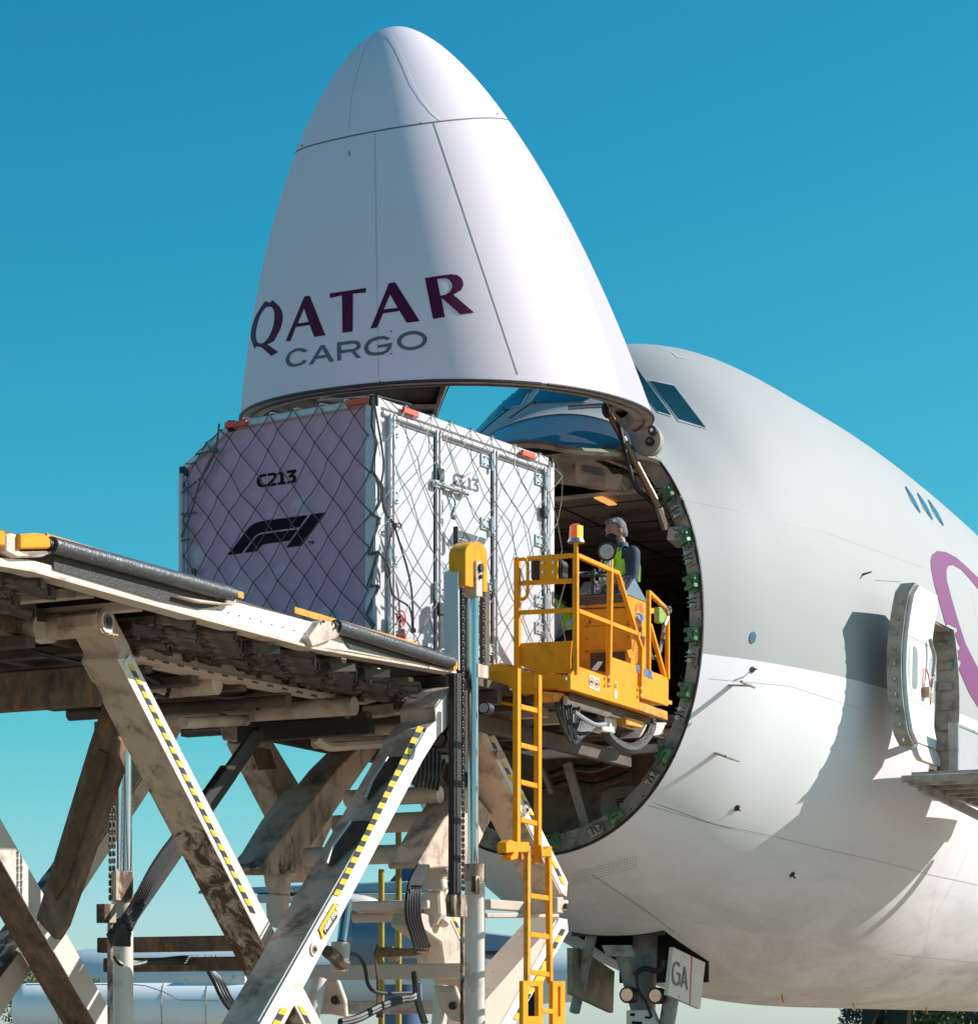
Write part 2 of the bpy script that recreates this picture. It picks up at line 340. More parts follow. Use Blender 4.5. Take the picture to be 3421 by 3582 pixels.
# ---- nose door, modelled closed and swung up about its hinge
NZ0,NW,NH,NN,NL,NZT,NP,NQ,NC=5.991,2.04,2.553,2.193,3.926,5.363,.556,.965,1.047
HA,HZ,ROT=-.013,8.366,1.407
def sst(x): x=max(0,min(1,x)); return x*x*(3-2*x)
def nsec(r,th,k=1.0,off=0):
    c,s=math.cos(th),math.sin(th); us=NW*sgnp(c,2/NN); zs=NH*sgnp(s,2/NN)
    r=max(r,0); g=(NP*math.sqrt(max(0,1-(1-r)**2))+(1-NP)*r**NQ)*k
    return (-NL*(1-r)+.07*zs*g*r+off, us*g, NZT+(NZ0-NZT)*r**NC+zs*g)
def rmax(th):
    s=math.sin(th); zc=NZ0+NH*sgnp(s,2/NN)
    return 1-sst((zc-7.9)/.55)*.98/NL
def N3(p): return Vector((p[0]-HA,-p[1],p[2]-HZ))
no_piv=bpy.data.objects.new('nose_door',None)
def nose_grid(k,nr,r0=0.,off=0):
    mb=MB(); 
    for i in range(nr+1):
        t=(i/nr)**1.9
        for th in TH: mb.v.append(N3(nsec(r0+(rmax(th)-r0)*t,th,k,off)))
    for i in range(nr): mb.f+=[(i*NT+j,(i+1)*NT+j,(i+1)*NT+(j+1)%NT,i*NT+(j+1)%NT) for j in range(NT)]
    mb.m=[0]*len(mb.f); return mb
def nose_mat():
    return MATS.get('nm')
nm=nose_grid(1,54)
# material boundary is set in airplane heights; the nose mesh is centred on its hinge
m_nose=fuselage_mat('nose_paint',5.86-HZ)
nme=mkmesh('nose_door',nm,m_nose,fixn=False)
for p in nme.polygons: p.use_smooth=True
nose=bpy.data.objects.new('nose_door',nme); COL.objects.link(nose); nose.parent=air.o
NMAT=Matrix.Translation(V((HA,0,HZ)))@Matrix.Rotation(ROT,4,'Y'); nose.matrix_local=NMAT
nose['label']='raised nose door lettered QATAR CARGO'
nb=BVHTree.FromPolygons([NMAT@v.co for v in nme.vertices],[tuple(p.vertices) for p in nme.polygons])
def npart(name,mb,mats,smooth=False,label=None,local=False,kind=None,fixn=True):
    if not local:
        inv=NMAT.inverted(); mb.v=[inv@v for v in mb.v]
    me=mkmesh(name,mb,mats,Vector((0,0,0)),smooth,0,fixn); o=bpy.data.objects.new(name,me); COL.objects.link(o); o.parent=nose
    if label:o['label']=label
    if kind:o['kind']=kind
    return o
inn=nose_grid(.955,40,.03,.02)
npart('inner_lining',inn,m_insul,True,local=True,fixn=False)
rimm=MB()
for th in TH:
    rimm.v.append(N3(nsec(rmax(th),th,1))); rimm.v.append(N3(nsec(rmax(th),th,.90,.0))); rimm.v.append(N3(nsec(rmax(th)-.03,th,.90,.0)))
for j in range(NT):
    k=(j+1)%NT; rimm.f+=[(j*3,k*3,k*3+1,j*3+1),(j*3+1,k*3+1,k*3+2,j*3+2)]; rimm.m+=[0,0]
npart('rim_frame',rimm,m_jamb,True,local=True,fixn=False)
rs=MB(); rs.path([N3(nsec(rmax(th)-.003,th,1.0)) for th in TH]+[N3(nsec(rmax(0)-.003,0,1))],.016,6)
npart('rim_seal',rs,m_dark,True,local=True)
for i in range(14):   # frames inside the nose
    r=.55+i*.032; mb=MB()
    if i%2: continue
    for th in TH:
        rr=min(r,rmax(th)-.02); mb.v+=[N3(nsec(rr,th,.955)),N3(nsec(rr,th,.89)),N3(nsec(rr+.012,th,.89)),N3(nsec(rr+.012,th,.955))]
    for j in range(NT):
        k=(j+1)%NT
        for q in range(3): mb.f.append((j*4+q,k*4+q,k*4+q+1,j*4+q+1)); mb.m.append(0)
    npart('frame_rib',mb,m_jamb,True,local=True,fixn=False)
def hit(bvh,px,py,fallback=None):
    d=rl(px,py); l,n,i,t=bvh.ray_cast(CAML,d)
    if l is None: return None
    if n.dot(d)>0: n=-n
    return l,n
def decal(bvh,polys,maxe=16,off=.004):
    v,f=fill2d(polys,maxe); mb=MB(); ok=[]
    for x,y in v:
        h=hit(bvh,x,y)
        if h is None and bvh is nb: h=next((q for q in (hit(bvh,x+k,y) for k in range(3,22,3)) if q),None)
        if h is None: mb.v.append(Vector((0,0,0))); ok.append(False)
        else: mb.v.append(h[0]+h[1]*off); ok.append(True)
    for t in f:
        if all(ok[i] for i in t):
            n=(mb.v[t[1]]-mb.v[t[0]]).cross(mb.v[t[2]]-mb.v[t[0]]); t=t if n.dot(CAML-mb.v[t[0]])>0 else t[::-1]
            mb.f.append(tuple(t)); mb.m.append(0)
    # keep the largest connected piece only (rays that slip past an edge leave crumbs)
    par=list(range(len(mb.f))); edg={}
    def fd(i):
        while par[i]!=i: i=par[i]
        return i
    for k,t in enumerate(mb.f):
        for e in ((t[0],t[1]),(t[1],t[2]),(t[2],t[0])):
            e=tuple(sorted(e))
            if e in edg: par[fd(k)]=fd(edg[e])
            else: edg[e]=k
    cnt={}
    for k in range(len(mb.f)): cnt[fd(k)]=cnt.get(fd(k),0)+1
    if len(cnt)>1:
        k_=max(cnt,key=cnt.get); mb.f=[t for k,t in enumerate(mb.f) if fd(k)==k_]; mb.m=[0]*len(mb.f)
        us_=sorted({i for t in mb.f for i in t}); mp_={i:j for j,i in enumerate(us_)}; mb.v=[mb.v[i] for i in us_]; mb.f=[tuple(mp_[i] for i in t) for t in mb.f]
    return mb
def ribbon(bvh,pts,wid,off=.003,step=25):
    P=[]
    for (x0,y0),(x1,y1) in zip(pts,pts[1:]):
        n=max(1,int(math.hypot(x1-x0,y1-y0)/step)); P+=[(x0+(x1-x0)*i/n,y0+(y1-y0)*i/n) for i in range(n)]
    P.append(pts[-1]); H=[h for h in (hit(bvh,*p) for p in P) if h]; mb=MB()
    for i,(l,n) in enumerate(H):
        t=(H[min(i+1,len(H)-1)][0]-H[max(i-1,0)][0]).normalized(); s=n.cross(t)*wid/2
        mb.v+=[l+s+n*off,l-s+n*off]
    for i in range(len(H)-1): mb.f.append((2*i,2*i+1,2*i+3,2*i+2)); mb.m.append(0)
    return mb
def sc(pl,k,ox,oy): return [(ox+x*k,oy+y*k) for x,y in pl]
K=.4371
L_=lambda pl: sc(pl,K,860,930)
QATAR=[('Q',[smoothpoly([(200,293),(250,305),(285,350),(297,410),(285,480),(255,545),(215,590)],3)[:-3]+[(172,628),(262,688),(205,720),(125,650)]+smoothpoly([(85,645),(55,615),(42,560),(50,490),(75,410),(120,335),(160,300)],3)[:-3],
 smoothpoly([(190,325),(215,335),(230,375),(228,440),(215,500),(190,560),(160,600),(130,620),(100,615),(85,590),(80,540),(90,480),(110,410),(140,355),(165,330)],2)]),
('A',[[(470,243),(512,238),(638,555),(548,568),(513,472),(400,490),(358,600),(320,603)],[(467,338),(503,447),(415,460)]]),
('T',[[(673,220),(963,175),(962,212),(858,222),(856,525),(774,535),(770,235),(673,257)]]),
('A',[[(1145,138),(1195,130),(1392,442),(1287,455),(1230,360),(1098,380),(1053,492),(998,502)],[(1155,230),(1215,335),(1103,348)]]),
('R',[[(1432,98),(1560,76),(1640,66),(1690,72),(1722,95),(1738,125),(1740,155),(1720,195),(1660,230),(1826,373),(1717,388),(1565,255),(1592,408),(1498,425)],[(1530,105),(1600,98),(1630,112),(1648,140),(1652,170),(1635,205),(1600,230),(1556,238)]])]
def ell(cx,cy,rx,ry,tilt=0,n=36):
    c,s=math.cos(tilt),math.sin(tilt); return [(cx+rx*math.cos(t)*c-ry*math.sin(t)*s,cy+rx*math.cos(t)*s+ry*math.sin(t)*c) for t in [2*math.pi*i/n for i in range(n)]]
CARGO=[[[(495,680),(475,664),(450,656),(400,660),(350,690),(325,725),(318,755),(327,785),(350,803),(390,808),(440,795),(470,780),(490,762),(468,748),(445,770),(420,781),(390,785),(360,775),(348,745),(358,712),(380,692),(405,682),(435,680),(465,693)]],
[[(600,635),(630,632),(707,765),(672,768),(648,733),(560,745),(540,785),(505,791)],[(612,662),(640,710),(575,720)]],
[[(730,613),(860,596),(895,600),(915,615),(922,640),(905,668),(875,680),(923,735),(887,738),(840,688),(763,700),(763,755),(732,758)],[(762,635),(860,621),(883,628),(888,645),(870,662),(763,674)]],
[[(1160,578),(1110,560),(1050,565),(985,590),(955,625),(946,660),(958,698),(985,714),(1030,718),(1100,710),(1145,685),(1165,655),(1173,613),(1053,635),(1056,657),(1135,645),(1118,675),(1090,688),(1040,692),(1000,688),(980,665),(985,635),(1010,607),(1065,588),(1105,585),(1130,597)]],
[ell(1330,597,121,76,-.13),ell(1330,598,88,50,-.13)]]
for ch,pl in QATAR: npart('letter',decal(nb,[L_(p) for p in pl]),m_burg,True,label='burgundy letter '+ch,fixn=False)
for ch,pl in zip('CARGO',CARGO): npart('letter',decal(nb,[L_(p) for p in pl]),m_slate,True,label='grey letter '+ch,fixn=False)
# radome seam, panel seams, lightning strips
def nline(a,th0,th1,wd,m,name='panel_seam',n=90,off=.003):
    mb=MB(); 
    for i in range(n+1):
        th=th0+(th1-th0)*i/n; 
        lo,hi=0.0,1.0
        for _ in range(30):
            r=(lo+hi)/2
            q_=nsec(r,th)
            if q_[0]+.15*(q_[2]-5.4)+.03*q_[1]<a: lo=r
            else: hi=r
        p=N3(nsec(r,th)); q=N3(nsec(r-wd/NL,th)); c=N3((nsec(r,0)[0],0,6)); o=(p-c).normalized()*off
        mb.v+=[p+o,q+o]
    mb.f=[(2*i,2*i+1,2*i+3,2*i+2) for i in range(n)]; mb.m=[0]*n; npart(name,mb,m,True,local=True,fixn=False)
nline(-2.85,0,2*math.pi,.014,m_seam,'radome_seam',180)
def nlong(pts,wd,m,name,off=.003):
    npart(name,ribbon(nb,pts,wd,off),m,True,fixn=False)
nlong([(1516,430),(1560,560),(1640,800),(1720,1040),(1790,1250),(1820,1342)],.010,m_seam,'panel_seam')
nlong([(1311,466),(1316,800),(1325,1352)],.006,m_seaml,'panel_seam')
nlong([(1716,420),(1850,700),(1990,1020),(2100,1290)],.005,m_seaml,'panel_seam')
mb=ribbon(nb,[(1370,117),(1393,160),(1420,225),(1445,290),(1480,350),(1512,392),(1543,420)],.013,.010,12); npart('lightning_strip',mb,M('strip_paint',(.8,.8,.82),.3),True,fixn=False)
mb=ribbon(nb,[(1295,124),(1268,180),(1245,260),(1225,350),(1213,462)],.012,.010,12); npart('lightning_strip',mb,M('strip_paint',(.8,.8,.82),.3),True,fixn=False)
for (x,y) in [(1369,1159),(1369,1237),(1330,1335),(1222,532),(1222,540),(1470,430),(1057,508),(1740,398)]:
    npart('fastener',decal(nb,[ell(x,y,3.2,3.2,0,10)]),m_seam,fixn=False)
mb=MB()
for i in range(46):
    x=860+i*30; h=None
    y=1340+ (abs(x-1600)/780)**2*105-14 if x<1650 else 1330+((x-1650)/650)**2*92
    h=hit(nb,x,y)
    if h:
        l,n=h; t=n.cross(Vector((0,0,1))).normalized(); b=t.cross(n); mb.add([l+n*.003+t*c1*.006+b*c2*.006 for c1,c2 in ((-1,-1),(1,-1),(1,1),(-1,1))],[(0,1,2,3)])
npart('rivet_row',mb,m_seaml,kind='stuff')
# port hinge lobe of the raised nose
lob=MB(); LP=[(2145,1425),(2235,1452),(2282,1482),(2308,1520),(2306,1560),(2280,1588),(2240,1586),(2212,1560),(2196,1510)]
lob.prism([V(pa(x,y,-.12)) for x,y in smoothpoly(LP,3)],(.10,0,0))
npart('hinge_lobe',lob,m_jamb,label='port hinge lobe with three round bushings')
for (x,y) in [(2268,1467),(2284,1507),(2275,1545)]:
    mb=MB(); c=V(pa(x,y,-.135)); mb.tube(c-Vector((.035,0,0)),c+Vector((.03,0,0)),.05,14); npart('bushing',mb,m_dark,True)
    mb=MB(); mb.tube(c-Vector((.05,0,0)),c-Vector((.03,0,0)),.022,10); npart('bolt_head',mb,m_steel,True)
# ---- brow: fixed skin ahead of the windscreen
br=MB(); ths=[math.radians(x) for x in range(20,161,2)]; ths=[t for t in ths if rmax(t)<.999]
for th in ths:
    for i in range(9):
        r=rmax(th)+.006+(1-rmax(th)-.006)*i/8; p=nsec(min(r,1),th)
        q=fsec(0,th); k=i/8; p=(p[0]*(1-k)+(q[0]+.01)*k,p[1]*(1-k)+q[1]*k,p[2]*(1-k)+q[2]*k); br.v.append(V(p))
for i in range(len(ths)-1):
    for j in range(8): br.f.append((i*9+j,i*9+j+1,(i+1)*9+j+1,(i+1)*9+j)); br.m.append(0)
bo=air.part('fixed_brow',br,M('brow_painted_shade',(.06,.08,.10),.35,coat=.5),smooth=True,fixn=False)  # dark blue-grey paints in the raised nose's shadow and the sky reflection
bl=MB()
bl.path([V(tuple(Vector(nsec(rmax(th)+.006,th))+Vector((0,0,-.03)))) for th in ths],.045,6)
air.part('brow_lip',bl,m_jamb,smooth=True)
# under-brow bulkhead and flight-deck floor structure
def interior(name,m,pl,a,th=.05): mb=MB(); mb.apoly(pl,a,th); return air.part(name,mb,m)
# ---- opening jamb ring
jm=MB(); NJ=[t for t in range(NT)]
for th in TH:
    p=fsec(0,th); q=fsec(0,th,.90) ; e=fsec(.0,th,.895)
    jm.v+=[V(p),V((q[0]+.07,q[1],q[2])),V((e[0]+.32,e[1],e[2]))]
for j in range(NT):
    k=(j+1)%NT; c=TH[j]
    jm.f+=[(j*3,j*3+1,k*3+1,k*3),(j*3+1,j*3+2,k*3+2,k*3+1)]; jm.m+=[0,0]
air.part('opening_jamb',jm,m_jamb,smooth=True,fixn=False)
sl_=MB(); sl_.path([V(tuple(Vector(fsec(0,th,.993))+Vector((-.012,0,0)))) for th in [x+math.radians(128) for x in TH] if rmax(th)>.999 or math.sin(th)<0],.016,6)
air.part('opening_seal',sl_,m_dark,smooth=True)
# latches and fittings round the jamb
def jframe(th,k=.95):
    p=V(fsec(0,th,k)); p2=V(fsec(0,th+.02,k)); t=(p2-p).normalized(); n=Vector((-1,0,0)); r=t.cross(n).normalized()
    q=V(fsec(0,th,1.0)); 
    if r.dot(q-p)<0: r=-r
    n=(Vector((-1,0,0))-(q-p).normalized()*.55).normalized(); r=(t.cross(n)).normalized(); 
    if r.dot(q-p)<0: r=-r
    return p+Vector((.03,0,0)),t,n,r
def thof(px,py):
    a,u,z=pa(px,py,0); best=min(range(1440),key=lambda i:(lambda f:(f[1]-u)**2+(f[2]-z)**2)(fsec(0,math.radians(i/4-110),.95))); return math.radians(best/4-110)
def obx(mb,c,t,n,r,dt,dn,dr,st,sn,sr):
    c=c+t*dt+n*dn+r*dr; X,Y,Z=t*st/2,n*sn/2,r*sr/2
    mb.hexa([c-X-Y-Z,c+X-Y-Z,c+X+Y-Z,c-X+Y-Z,c-X-Y+Z,c+X-Y+Z,c+X+Y+Z,c-X+Y+Z])
G=[(2309,1725),(2374,1877),(2427,2030),(2438,2218),(2404,2417),(2326,2643),(2172,2855),(1957,2966)]
Ft=[(2344,1790),(2412,1945),(2447,2100),(2438,2300),(2388,2502),(2293,2731),(2104,2914)]
gth=[thof(*p) for p in G]; fth=[thof(*p) for p in Ft]
def latch(th):
    if math.sin(th)>.80: return
    c,t,n,r=jframe(th); mb=MB(); obx(mb,c,t,n,r,0,.04,0,.17,.09,.13); obx(mb,c,t,n,r,.05,.085,-.02,.05,.05,.15); obx(mb,c,t,n,r,-.06,.07,.0,.05,.07,.17); obx(mb,c,t,n,r,.0,.10,.01,.10,.02,.06)
    obx(mb,c,t,n,r,-.11,.04,.02,.05,.05,.05)
    mb.tube(c+n*.07-r*.08+t*.02,c+n*.07+r*.08+t*.02,.018,8)
    o=air.part('latch',mb,m_green,bevel=.006)
    w=MB(); w.path(spline([c+t*.07+n*.06,c+t*.12+n*.12-r*.05,c+t*.15+n*.09-r*.09,c+t*.13+n*.02-r*.10],4),.006,5); air.part('cable',w,m_black,parent=o)
def fitting(th):
    c,t,n,r=jframe(th); mb=MB()
    for s in (-1,0,1): obx(mb,c,t,n,r,s*.05,.05,0,.016,.09,.12)
    obx(mb,c,t,n,r,0,.015,0,.19,.03,.14)
    o=air.part('latch_fitting',mb,m_jamb,bevel=.004)
    for s in (-.05,.05):
        q=MB(); q.tube(c+n*.07+t*(s-.02),c+n*.07+t*(s+.02),.032,12); air.part('roller_pin',q,m_steel,parent=o,smooth=True)
for th in gth+[math.pi-t for t in gth]: latch(th)
for th in fth+[math.pi-t for t in fth]: fitting(th)
for k in range(26):   # small bolts on the jamb
    th=math.radians(-105+k*5.6); c,t,n,r=jframe(th,.965); mb=MB(); mb.tube(c,c+n*.012,.009,6); air.part('bolt',mb,m_dark)
# ---- hold: ceiling, side liners, floor, lower lobe
CZ,FZ=7.62,5.02
mb=MB(); HW=lambda a,z,k=.93: next((fsec(a,math.radians(i))[1] for i in range(0,90) if fsec(a,math.radians(i))[2]>=z),.1)*k if z>6 else next((fsec(a,-math.radians(i))[1] for i in range(0,90) if fsec(a,-math.radians(i))[2]<=z),.1)*k
P=[(a,HW(a,CZ)) for a in (.25,1,2,3,4,6,14)]; mb.prism([V((a,u,CZ)) for a,u in P]+[V((a,-u,CZ)) for a,u in P[::-1]],(0,0,.05)); ceil_=air.part('hold_ceiling',mb,m_liner)
for i in range(12):
    mb=MB(); a=.6+i*1.15; h=HW(a,CZ,.9); mb.box((a,-h,CZ-.012),(a+.02,h,CZ-.001)); air.part('ceiling_joint',mb,m_dark)
for u in (-1.2,0,1.2):
    mb=MB(); mb.box((.3,u-.01,CZ-.011),(14,u+.01,CZ-.002)); air.part('ceiling_joint',mb,m_dark)
c=pz(2118,1752,CZ-.02)
mb=MB(); mb.box((c[0]-.22,c[1]-.05,CZ-.03),(c[0]+.22,c[1]+.05,CZ-.014)); air.part('ceiling_lamp',mb,m_lampwarm)
mb=MB(); P=[(a,HW(a,FZ,.94)) for a in (.02,1,2,3,4,6,14)]; mb.prism([V((a,u,FZ-.12)) for a,u in P]+[V((a,-u,FZ-.12)) for a,u in P[::-1]],(0,0,.12)); air.part('hold_floor',mb,m_oily)
lin=MB(); LA=[.3,.8,1.5,2.5,4,6,8,11,14]; LT=[math.radians(x) for x in range(-30,60,4)]
for sgn in (0,1):
    o=len(lin.v)
    for a in LA:
        for t in LT: lin.v.append(V(fsec(a,math.pi-t if sgn else t,.885)))
    for i in range(len(LA)-1):
        for j in range(len(LT)-1): lin.f.append((o+i*len(LT)+j,o+i*len(LT)+j+1,o+(i+1)*len(LT)+j+1,o+(i+1)*len(LT)+j)); lin.m.append(0)
air.part('side_liner',lin,m_liner,smooth=True,fixn=False)
mb=MB(); mb.box((13.9,-2.6,FZ),(14,2.6,CZ)); air.part('hold_end_wall',mb,m_liner)
# lower lobe: curved insulation wall, access door, props
lo=MB(); 
for i in range(13):
    t=math.radians(-170+i*160/12)
    for a,k in ((.3,.89),(.9,.86),(1.35,.70)): lo.v.append(V(fsec(a,t,k)))
for i in range(12):
    for j in range(2): lo.f.append((i*3+j,i*3+j+1,(i+1)*3+j+1,(i+1)*3+j)); lo.m.append(0)
air.part('lower_bay_lining',lo,m_tan,smooth=True,fixn=False)
mb=MB(); mb.box((1.3,-1.6,3.7),(1.36,1.6,FZ-.1)); mb.box((1.3,-1.0,3.35),(1.36,1.0,3.7)); air.part('lower_bay_bulkhead',mb,m_tan)
mb=MB(); mb.upoly([(0,0)]*0+[],0,0) if 0 else mb.box((.16,-1.62,4.62),(.32,1.62,FZ-.13)); air.part('sill_beam',mb,m_creamin,bevel=.01)
for (x0,y0,x1,y1,a) in [(1985,2670,2052,2895,.75),(1900,2690,1935,2780,.9)]:
    mb=MB(); mb.bar(V(pa(x0,y0,a)),V(pa(x1,y1,a)),.12,.06); air.part('bay_prop',mb,m_creamin,bevel=.008)
mb=MB(); mb.apoly(smoothpoly([(2105,2775),(2190,2750),(2235,2760),(2230,2830),(2150,2900),(2110,2880)],2),1.22,.05); d=air.part('access_panel',mb,m_creamin)
for i in range(6):
    mb=MB(); mb.apoly([(2155,2796+i*9),(2200,2790+i*9),(2200,2794+i*9),(2155,2800+i*9)],1.20,.02); air.part('vent_slot',mb,m_dark,parent=d)
for i in range(5):
    mb=MB(); p=[V(pa(x,y,.95+.05*i)) for x,y in ((1880,2780-i*14),(1990,2745-i*16),(2080,2760-i*20),(2200,2720-i*22))]; mb.path(spline(p,5),.014,6); air.part('bay_pipe',mb,[m_tan,m_dark,M('red_pipe',(.4,.05,.03)),m_creamin,m_dark][i],smooth=True)
# over-hold structure: cream wall with vent box
mb=MB(); mb.apoly([(1700,1550),(1860,1560),(2010,1575),(2060,1610),(2170,1650),(2230,1665),(2262,1700),(2257,1728),(1936,1690),(1700,1640)],.42,.06); air.part('upper_wall',mb,m_creamin)
mb=MB(); mb.box((-.3,-1.2,8.0),(.4,1.2,8.03)); air.part('brow_underside',mb,m_creamin)
mb=MB(); P=[V(pa(x,y,.05)) for x,y in ((2011,1575),(2175,1660),(2170,1715),(2012,1690))]; mb.prism(P,(.36,0,0)); vb=air.part('vent_housing',mb,m_creamin,bevel=.01)
mb=MB(); mb.apoly([(2036,1630),(2104,1643),(2104,1659),(2038,1648)],.0,.05); air.part('vent_grille',mb,m_console,parent=vb)
mb=MB(); mb.apoly([(2030,1626),(2108,1641),(2108,1664),(2032,1653)],.02,.03); air.part('vent_frame',mb,m_jamb,parent=vb)
for i,(x,y,w_) in enumerate([(1970,1590,36),(1975,1615,30)]):
    mb=MB(); mb.apoly([(x,y),(x+w_,y+4),(x+w_-6,y+16),(x+4,y+14)],.1+.05*i,.15); air.part('duct_outlet',mb,m_jamb)
mb=MB(); mb.apoly([(2122,1632),(2182,1640),(2165,1652),(2140,1655)],-.02,.12); air.part('bracket',mb,m_dark)
for (x0,y0,x1,y1) in [(2140,1655,2150,1705),(2160,1650,2190,1715),(2020,1570,2240,1655)]:
    mb=MB(); mb.bar(V(pa(x0,y0,.12)),V(pa(x1,y1,.12)),.05,.03); air.part('stiffener',mb,m_creamin)
# actuator strut
s0=V(pa(2125,1432,-.45)); s1=V(pa(2305,1775,.0)); s2=V(pa(2330,1850,.12))
mb=MB(); mb.tube(s0,s1,.042,14); st=air.part('door_actuator',mb,M('bronze_tube',(.28,.17,.09),.3,metal=.7,bump=.2),smooth=True)
mb=MB(); mb.tube(s1,s2,.058,14); air.part('actuator_sleeve',mb,m_chrome,parent=st,smooth=True)
mb=MB(); mb.path(spline([s0+Vector((0,-.12,-.1)),s0*.5+s1*.5+Vector((.0,-.0,-.25)),s1+Vector((0,.12,.1)),s1+Vector((.1,-.05,-.1))],6),.028,8); air.part('actuator_hose',mb,m_black,smooth=True)
mb=MB(); mb.ball(s0,.10,12,8,(1,.6,1)); mb.bar(s0,s0+Vector((.3,0,.2)),.12,.1); air.part('actuator_clevis',mb,m_dark,smooth=True)
mb=MB(); mb.bar(s2-Vector((.05,.12,.06)),s2+Vector((.2,-.16,-.12)),.2,.16); air.part('actuator_mount',mb,m_creamin,bevel=.015)
mb=MB(); mb.path([V(pa(1990,1425,-.35)),V(pa(2060,1420,-.38)),V(pa(2130,1417,-.4))],.028,8); air.part('lock_rod',mb,m_steel,smooth=True)
# ---- windows
def window(name,pl,fr=9,mirror=False,glass=m_glass,par=None):
    cx=sum(x for x,_ in pl)/len(pl); cy=sum(y for _,y in pl)/len(pl)
    big=[(x+(x-cx)/max(1,math.hypot(x-cx,y-cy))*fr,y+(y-cy)/max(1,math.hypot(x-cx,y-cy))*fr) for x,y in pl]
    A_=decal(fb,[big],14,.008); B_=decal(fb,[pl],14,.014)
    R_=decal(fb,[[(x*.6+X*.4,y*.6+Y*.4) for (x,y),(X,Y) in zip(pl,big)]],14,.011)
    for k in ((0,1) if mirror else (0,)):
        if k:
            for q in (A_,B_,R_): q.v=[Vector((v.x,-v.y,v.z)) for v in q.v]; q.f=[f[::-1] for f in q.f]
        o=air.part(name,B_,glass,smooth=True,fixn=False)
        air.part('window_frame',A_,M('window_frame_paint',(.62,.66,.68),.4),parent=o,smooth=True,fixn=False)
        air.part('window_seal',R_,m_seam,parent=o,smooth=True,fixn=False)
window('windshield',[(1770,1342),(1859,1352),(1818,1417),(1691,1443)][:2]+[(1818,1415),(1700,1440)],10)
window('windshield',[(1905,1352),(2090,1385),(2040,1406),(1858,1413)],10)
window('cockpit_side_window',[(2213,1268),(2250,1322),(2346,1453),(2300,1438),(2215,1330)],8,True)
window('cockpit_side_window',[(2276,1335),(2358,1354),(2466,1496),(2372,1465)],9,True)
for (x0,y0,x1,y1) in [(3170,1710,3215,1788),(3212,1733,3258,1812),(3250,1757,3296,1833)]:
    pl=smoothpoly([(x0-3,y0-4),(x0+3,y0+1),((x0+x1)/2+5,(y0+y1)/2-1),(x1+2,y1+3),(x1-4,y1-1),((x0+x1)/2-6,(y0+y1)/2+1)],4)
    window('upper_deck_window',pl,3,False,m_glassb)
mb=ribbon(fb,[(2300,1214),(2350,1232),(2372,1250),(2405,1256)],.02,.006,10); air.part('roof_marking',mb,m_white,fixn=False)
# wipers, probes
for (p,q) in [((1770,1440),(1776,1446)),((1876,1418),(1790,1475)),((1640,1485),(1680,1470))]:
    h0,h1=hit(fb,*p),hit(fb,*q)
    if h0 and h1:
        mb=MB(); mb.path([h0[0]+h0[1]*.02,h0[0]+h0[1]*.06,h1[0]+h1[1]*.05],.014,6); air.part('wiper',mb,m_dark)
for (x,y,dx) in [(2580,2388,1),(2530,2625,1)]:
    h=hit(fb,x-24,y+10)
    if h:
        l,n=h; t=Vector((-1,0,.03)); mb=MB(); mb.bar(l,l+n*.30,.07,.02); mb.path([l+n*.31+Vector((.14,0,0)),l+n*.31+Vector((.1,0,0)),l+n*.31+t*.10,l+n*.31+t*.30],.016,8); air.part('pitot_probe',mb,m_gearw,smooth=True)
for (x,y,r) in [(2577,2827,.05),(2631,2343,.045),(2770,3060,.05)]:
    h=hit(fb,x,y); l,n=h; mb=MB(); mb.tube(l,l+n*.012,r*.8,12); mb.path([l+n*.01,l+n*.07,l+n*.075+Vector((-.09,0,0))],.008,6); air.part('air_probe',mb,m_dark,smooth=True)
h=hit(fb,2630,2230); o=air.part('port_hole',decal(fb,[ell(2632,2231,11,21,.15)],8,.008),m_glassb,smooth=True,fixn=False)
for pl,w_,m_ in [([(2265,2818),(2480,2880),(2700,2925),(2900,2975),(3060,3010),(3250,3060),(3480,3110)],.008,m_seaml),
  ([(2260,2800),(2500,2885),(2560,2900)],.006,m_seam),
  ([(2350,1742),(2600,1790),(2880,1860),(3240,1990)],.004,m_seaml),([(2480,2375),(2760,2400),(3010,2480)],.004,m_seaml),
  ([(3060,2030),(3150,2036)],.008,m_seam),([(2070,3060),(2250,3180),(2360,3262)],.008,m_seam),([(2260,3285),(2350,3310),(2475,3365)],.008,m_seam),
  ([(3110,3338),(3421,3370)],.008,m_seaml),([(3330,1980),(3421,2010)],.004,m_seaml),([(3230,3350),(3280,3060),(3360,2900)],.004,m_seaml)]:
    q=ribbon(fb,pl,w_,.003)
    if q.f: air.part('panel_seam',q,m_,fixn=False)
for k,(x,y) in enumerate([(3018,2010),(2735,3480),(2985,3512),(3240,3525)]):
    h=hit(fb,x,y)
    if h:
        mb=MB(); mb.tube(h[0],h[0]+h[1]*.12,.015,6,r2=.008); air.part('drain_mast',mb,m_yelw if k else m_dark)
dm=MB()
for i in range(5):     # rows of riveted repair patch under the chin
    for j in range(26):
        h=hit(fb,1985+j*9.5+i*1,3062-j*2.6+i*9)
        if h: l,n=h; t=n.cross(Vector((0,0,1))).normalized(); b=t.cross(n); dm.add([l+n*.003+t*p*.006+b*q*.006 for p,q in ((-1,-1),(1,-1),(1,1),(-1,1))],[(0,1,2,3)])
air.part('rivet_patch',dm,m_seam,kind='stuff')
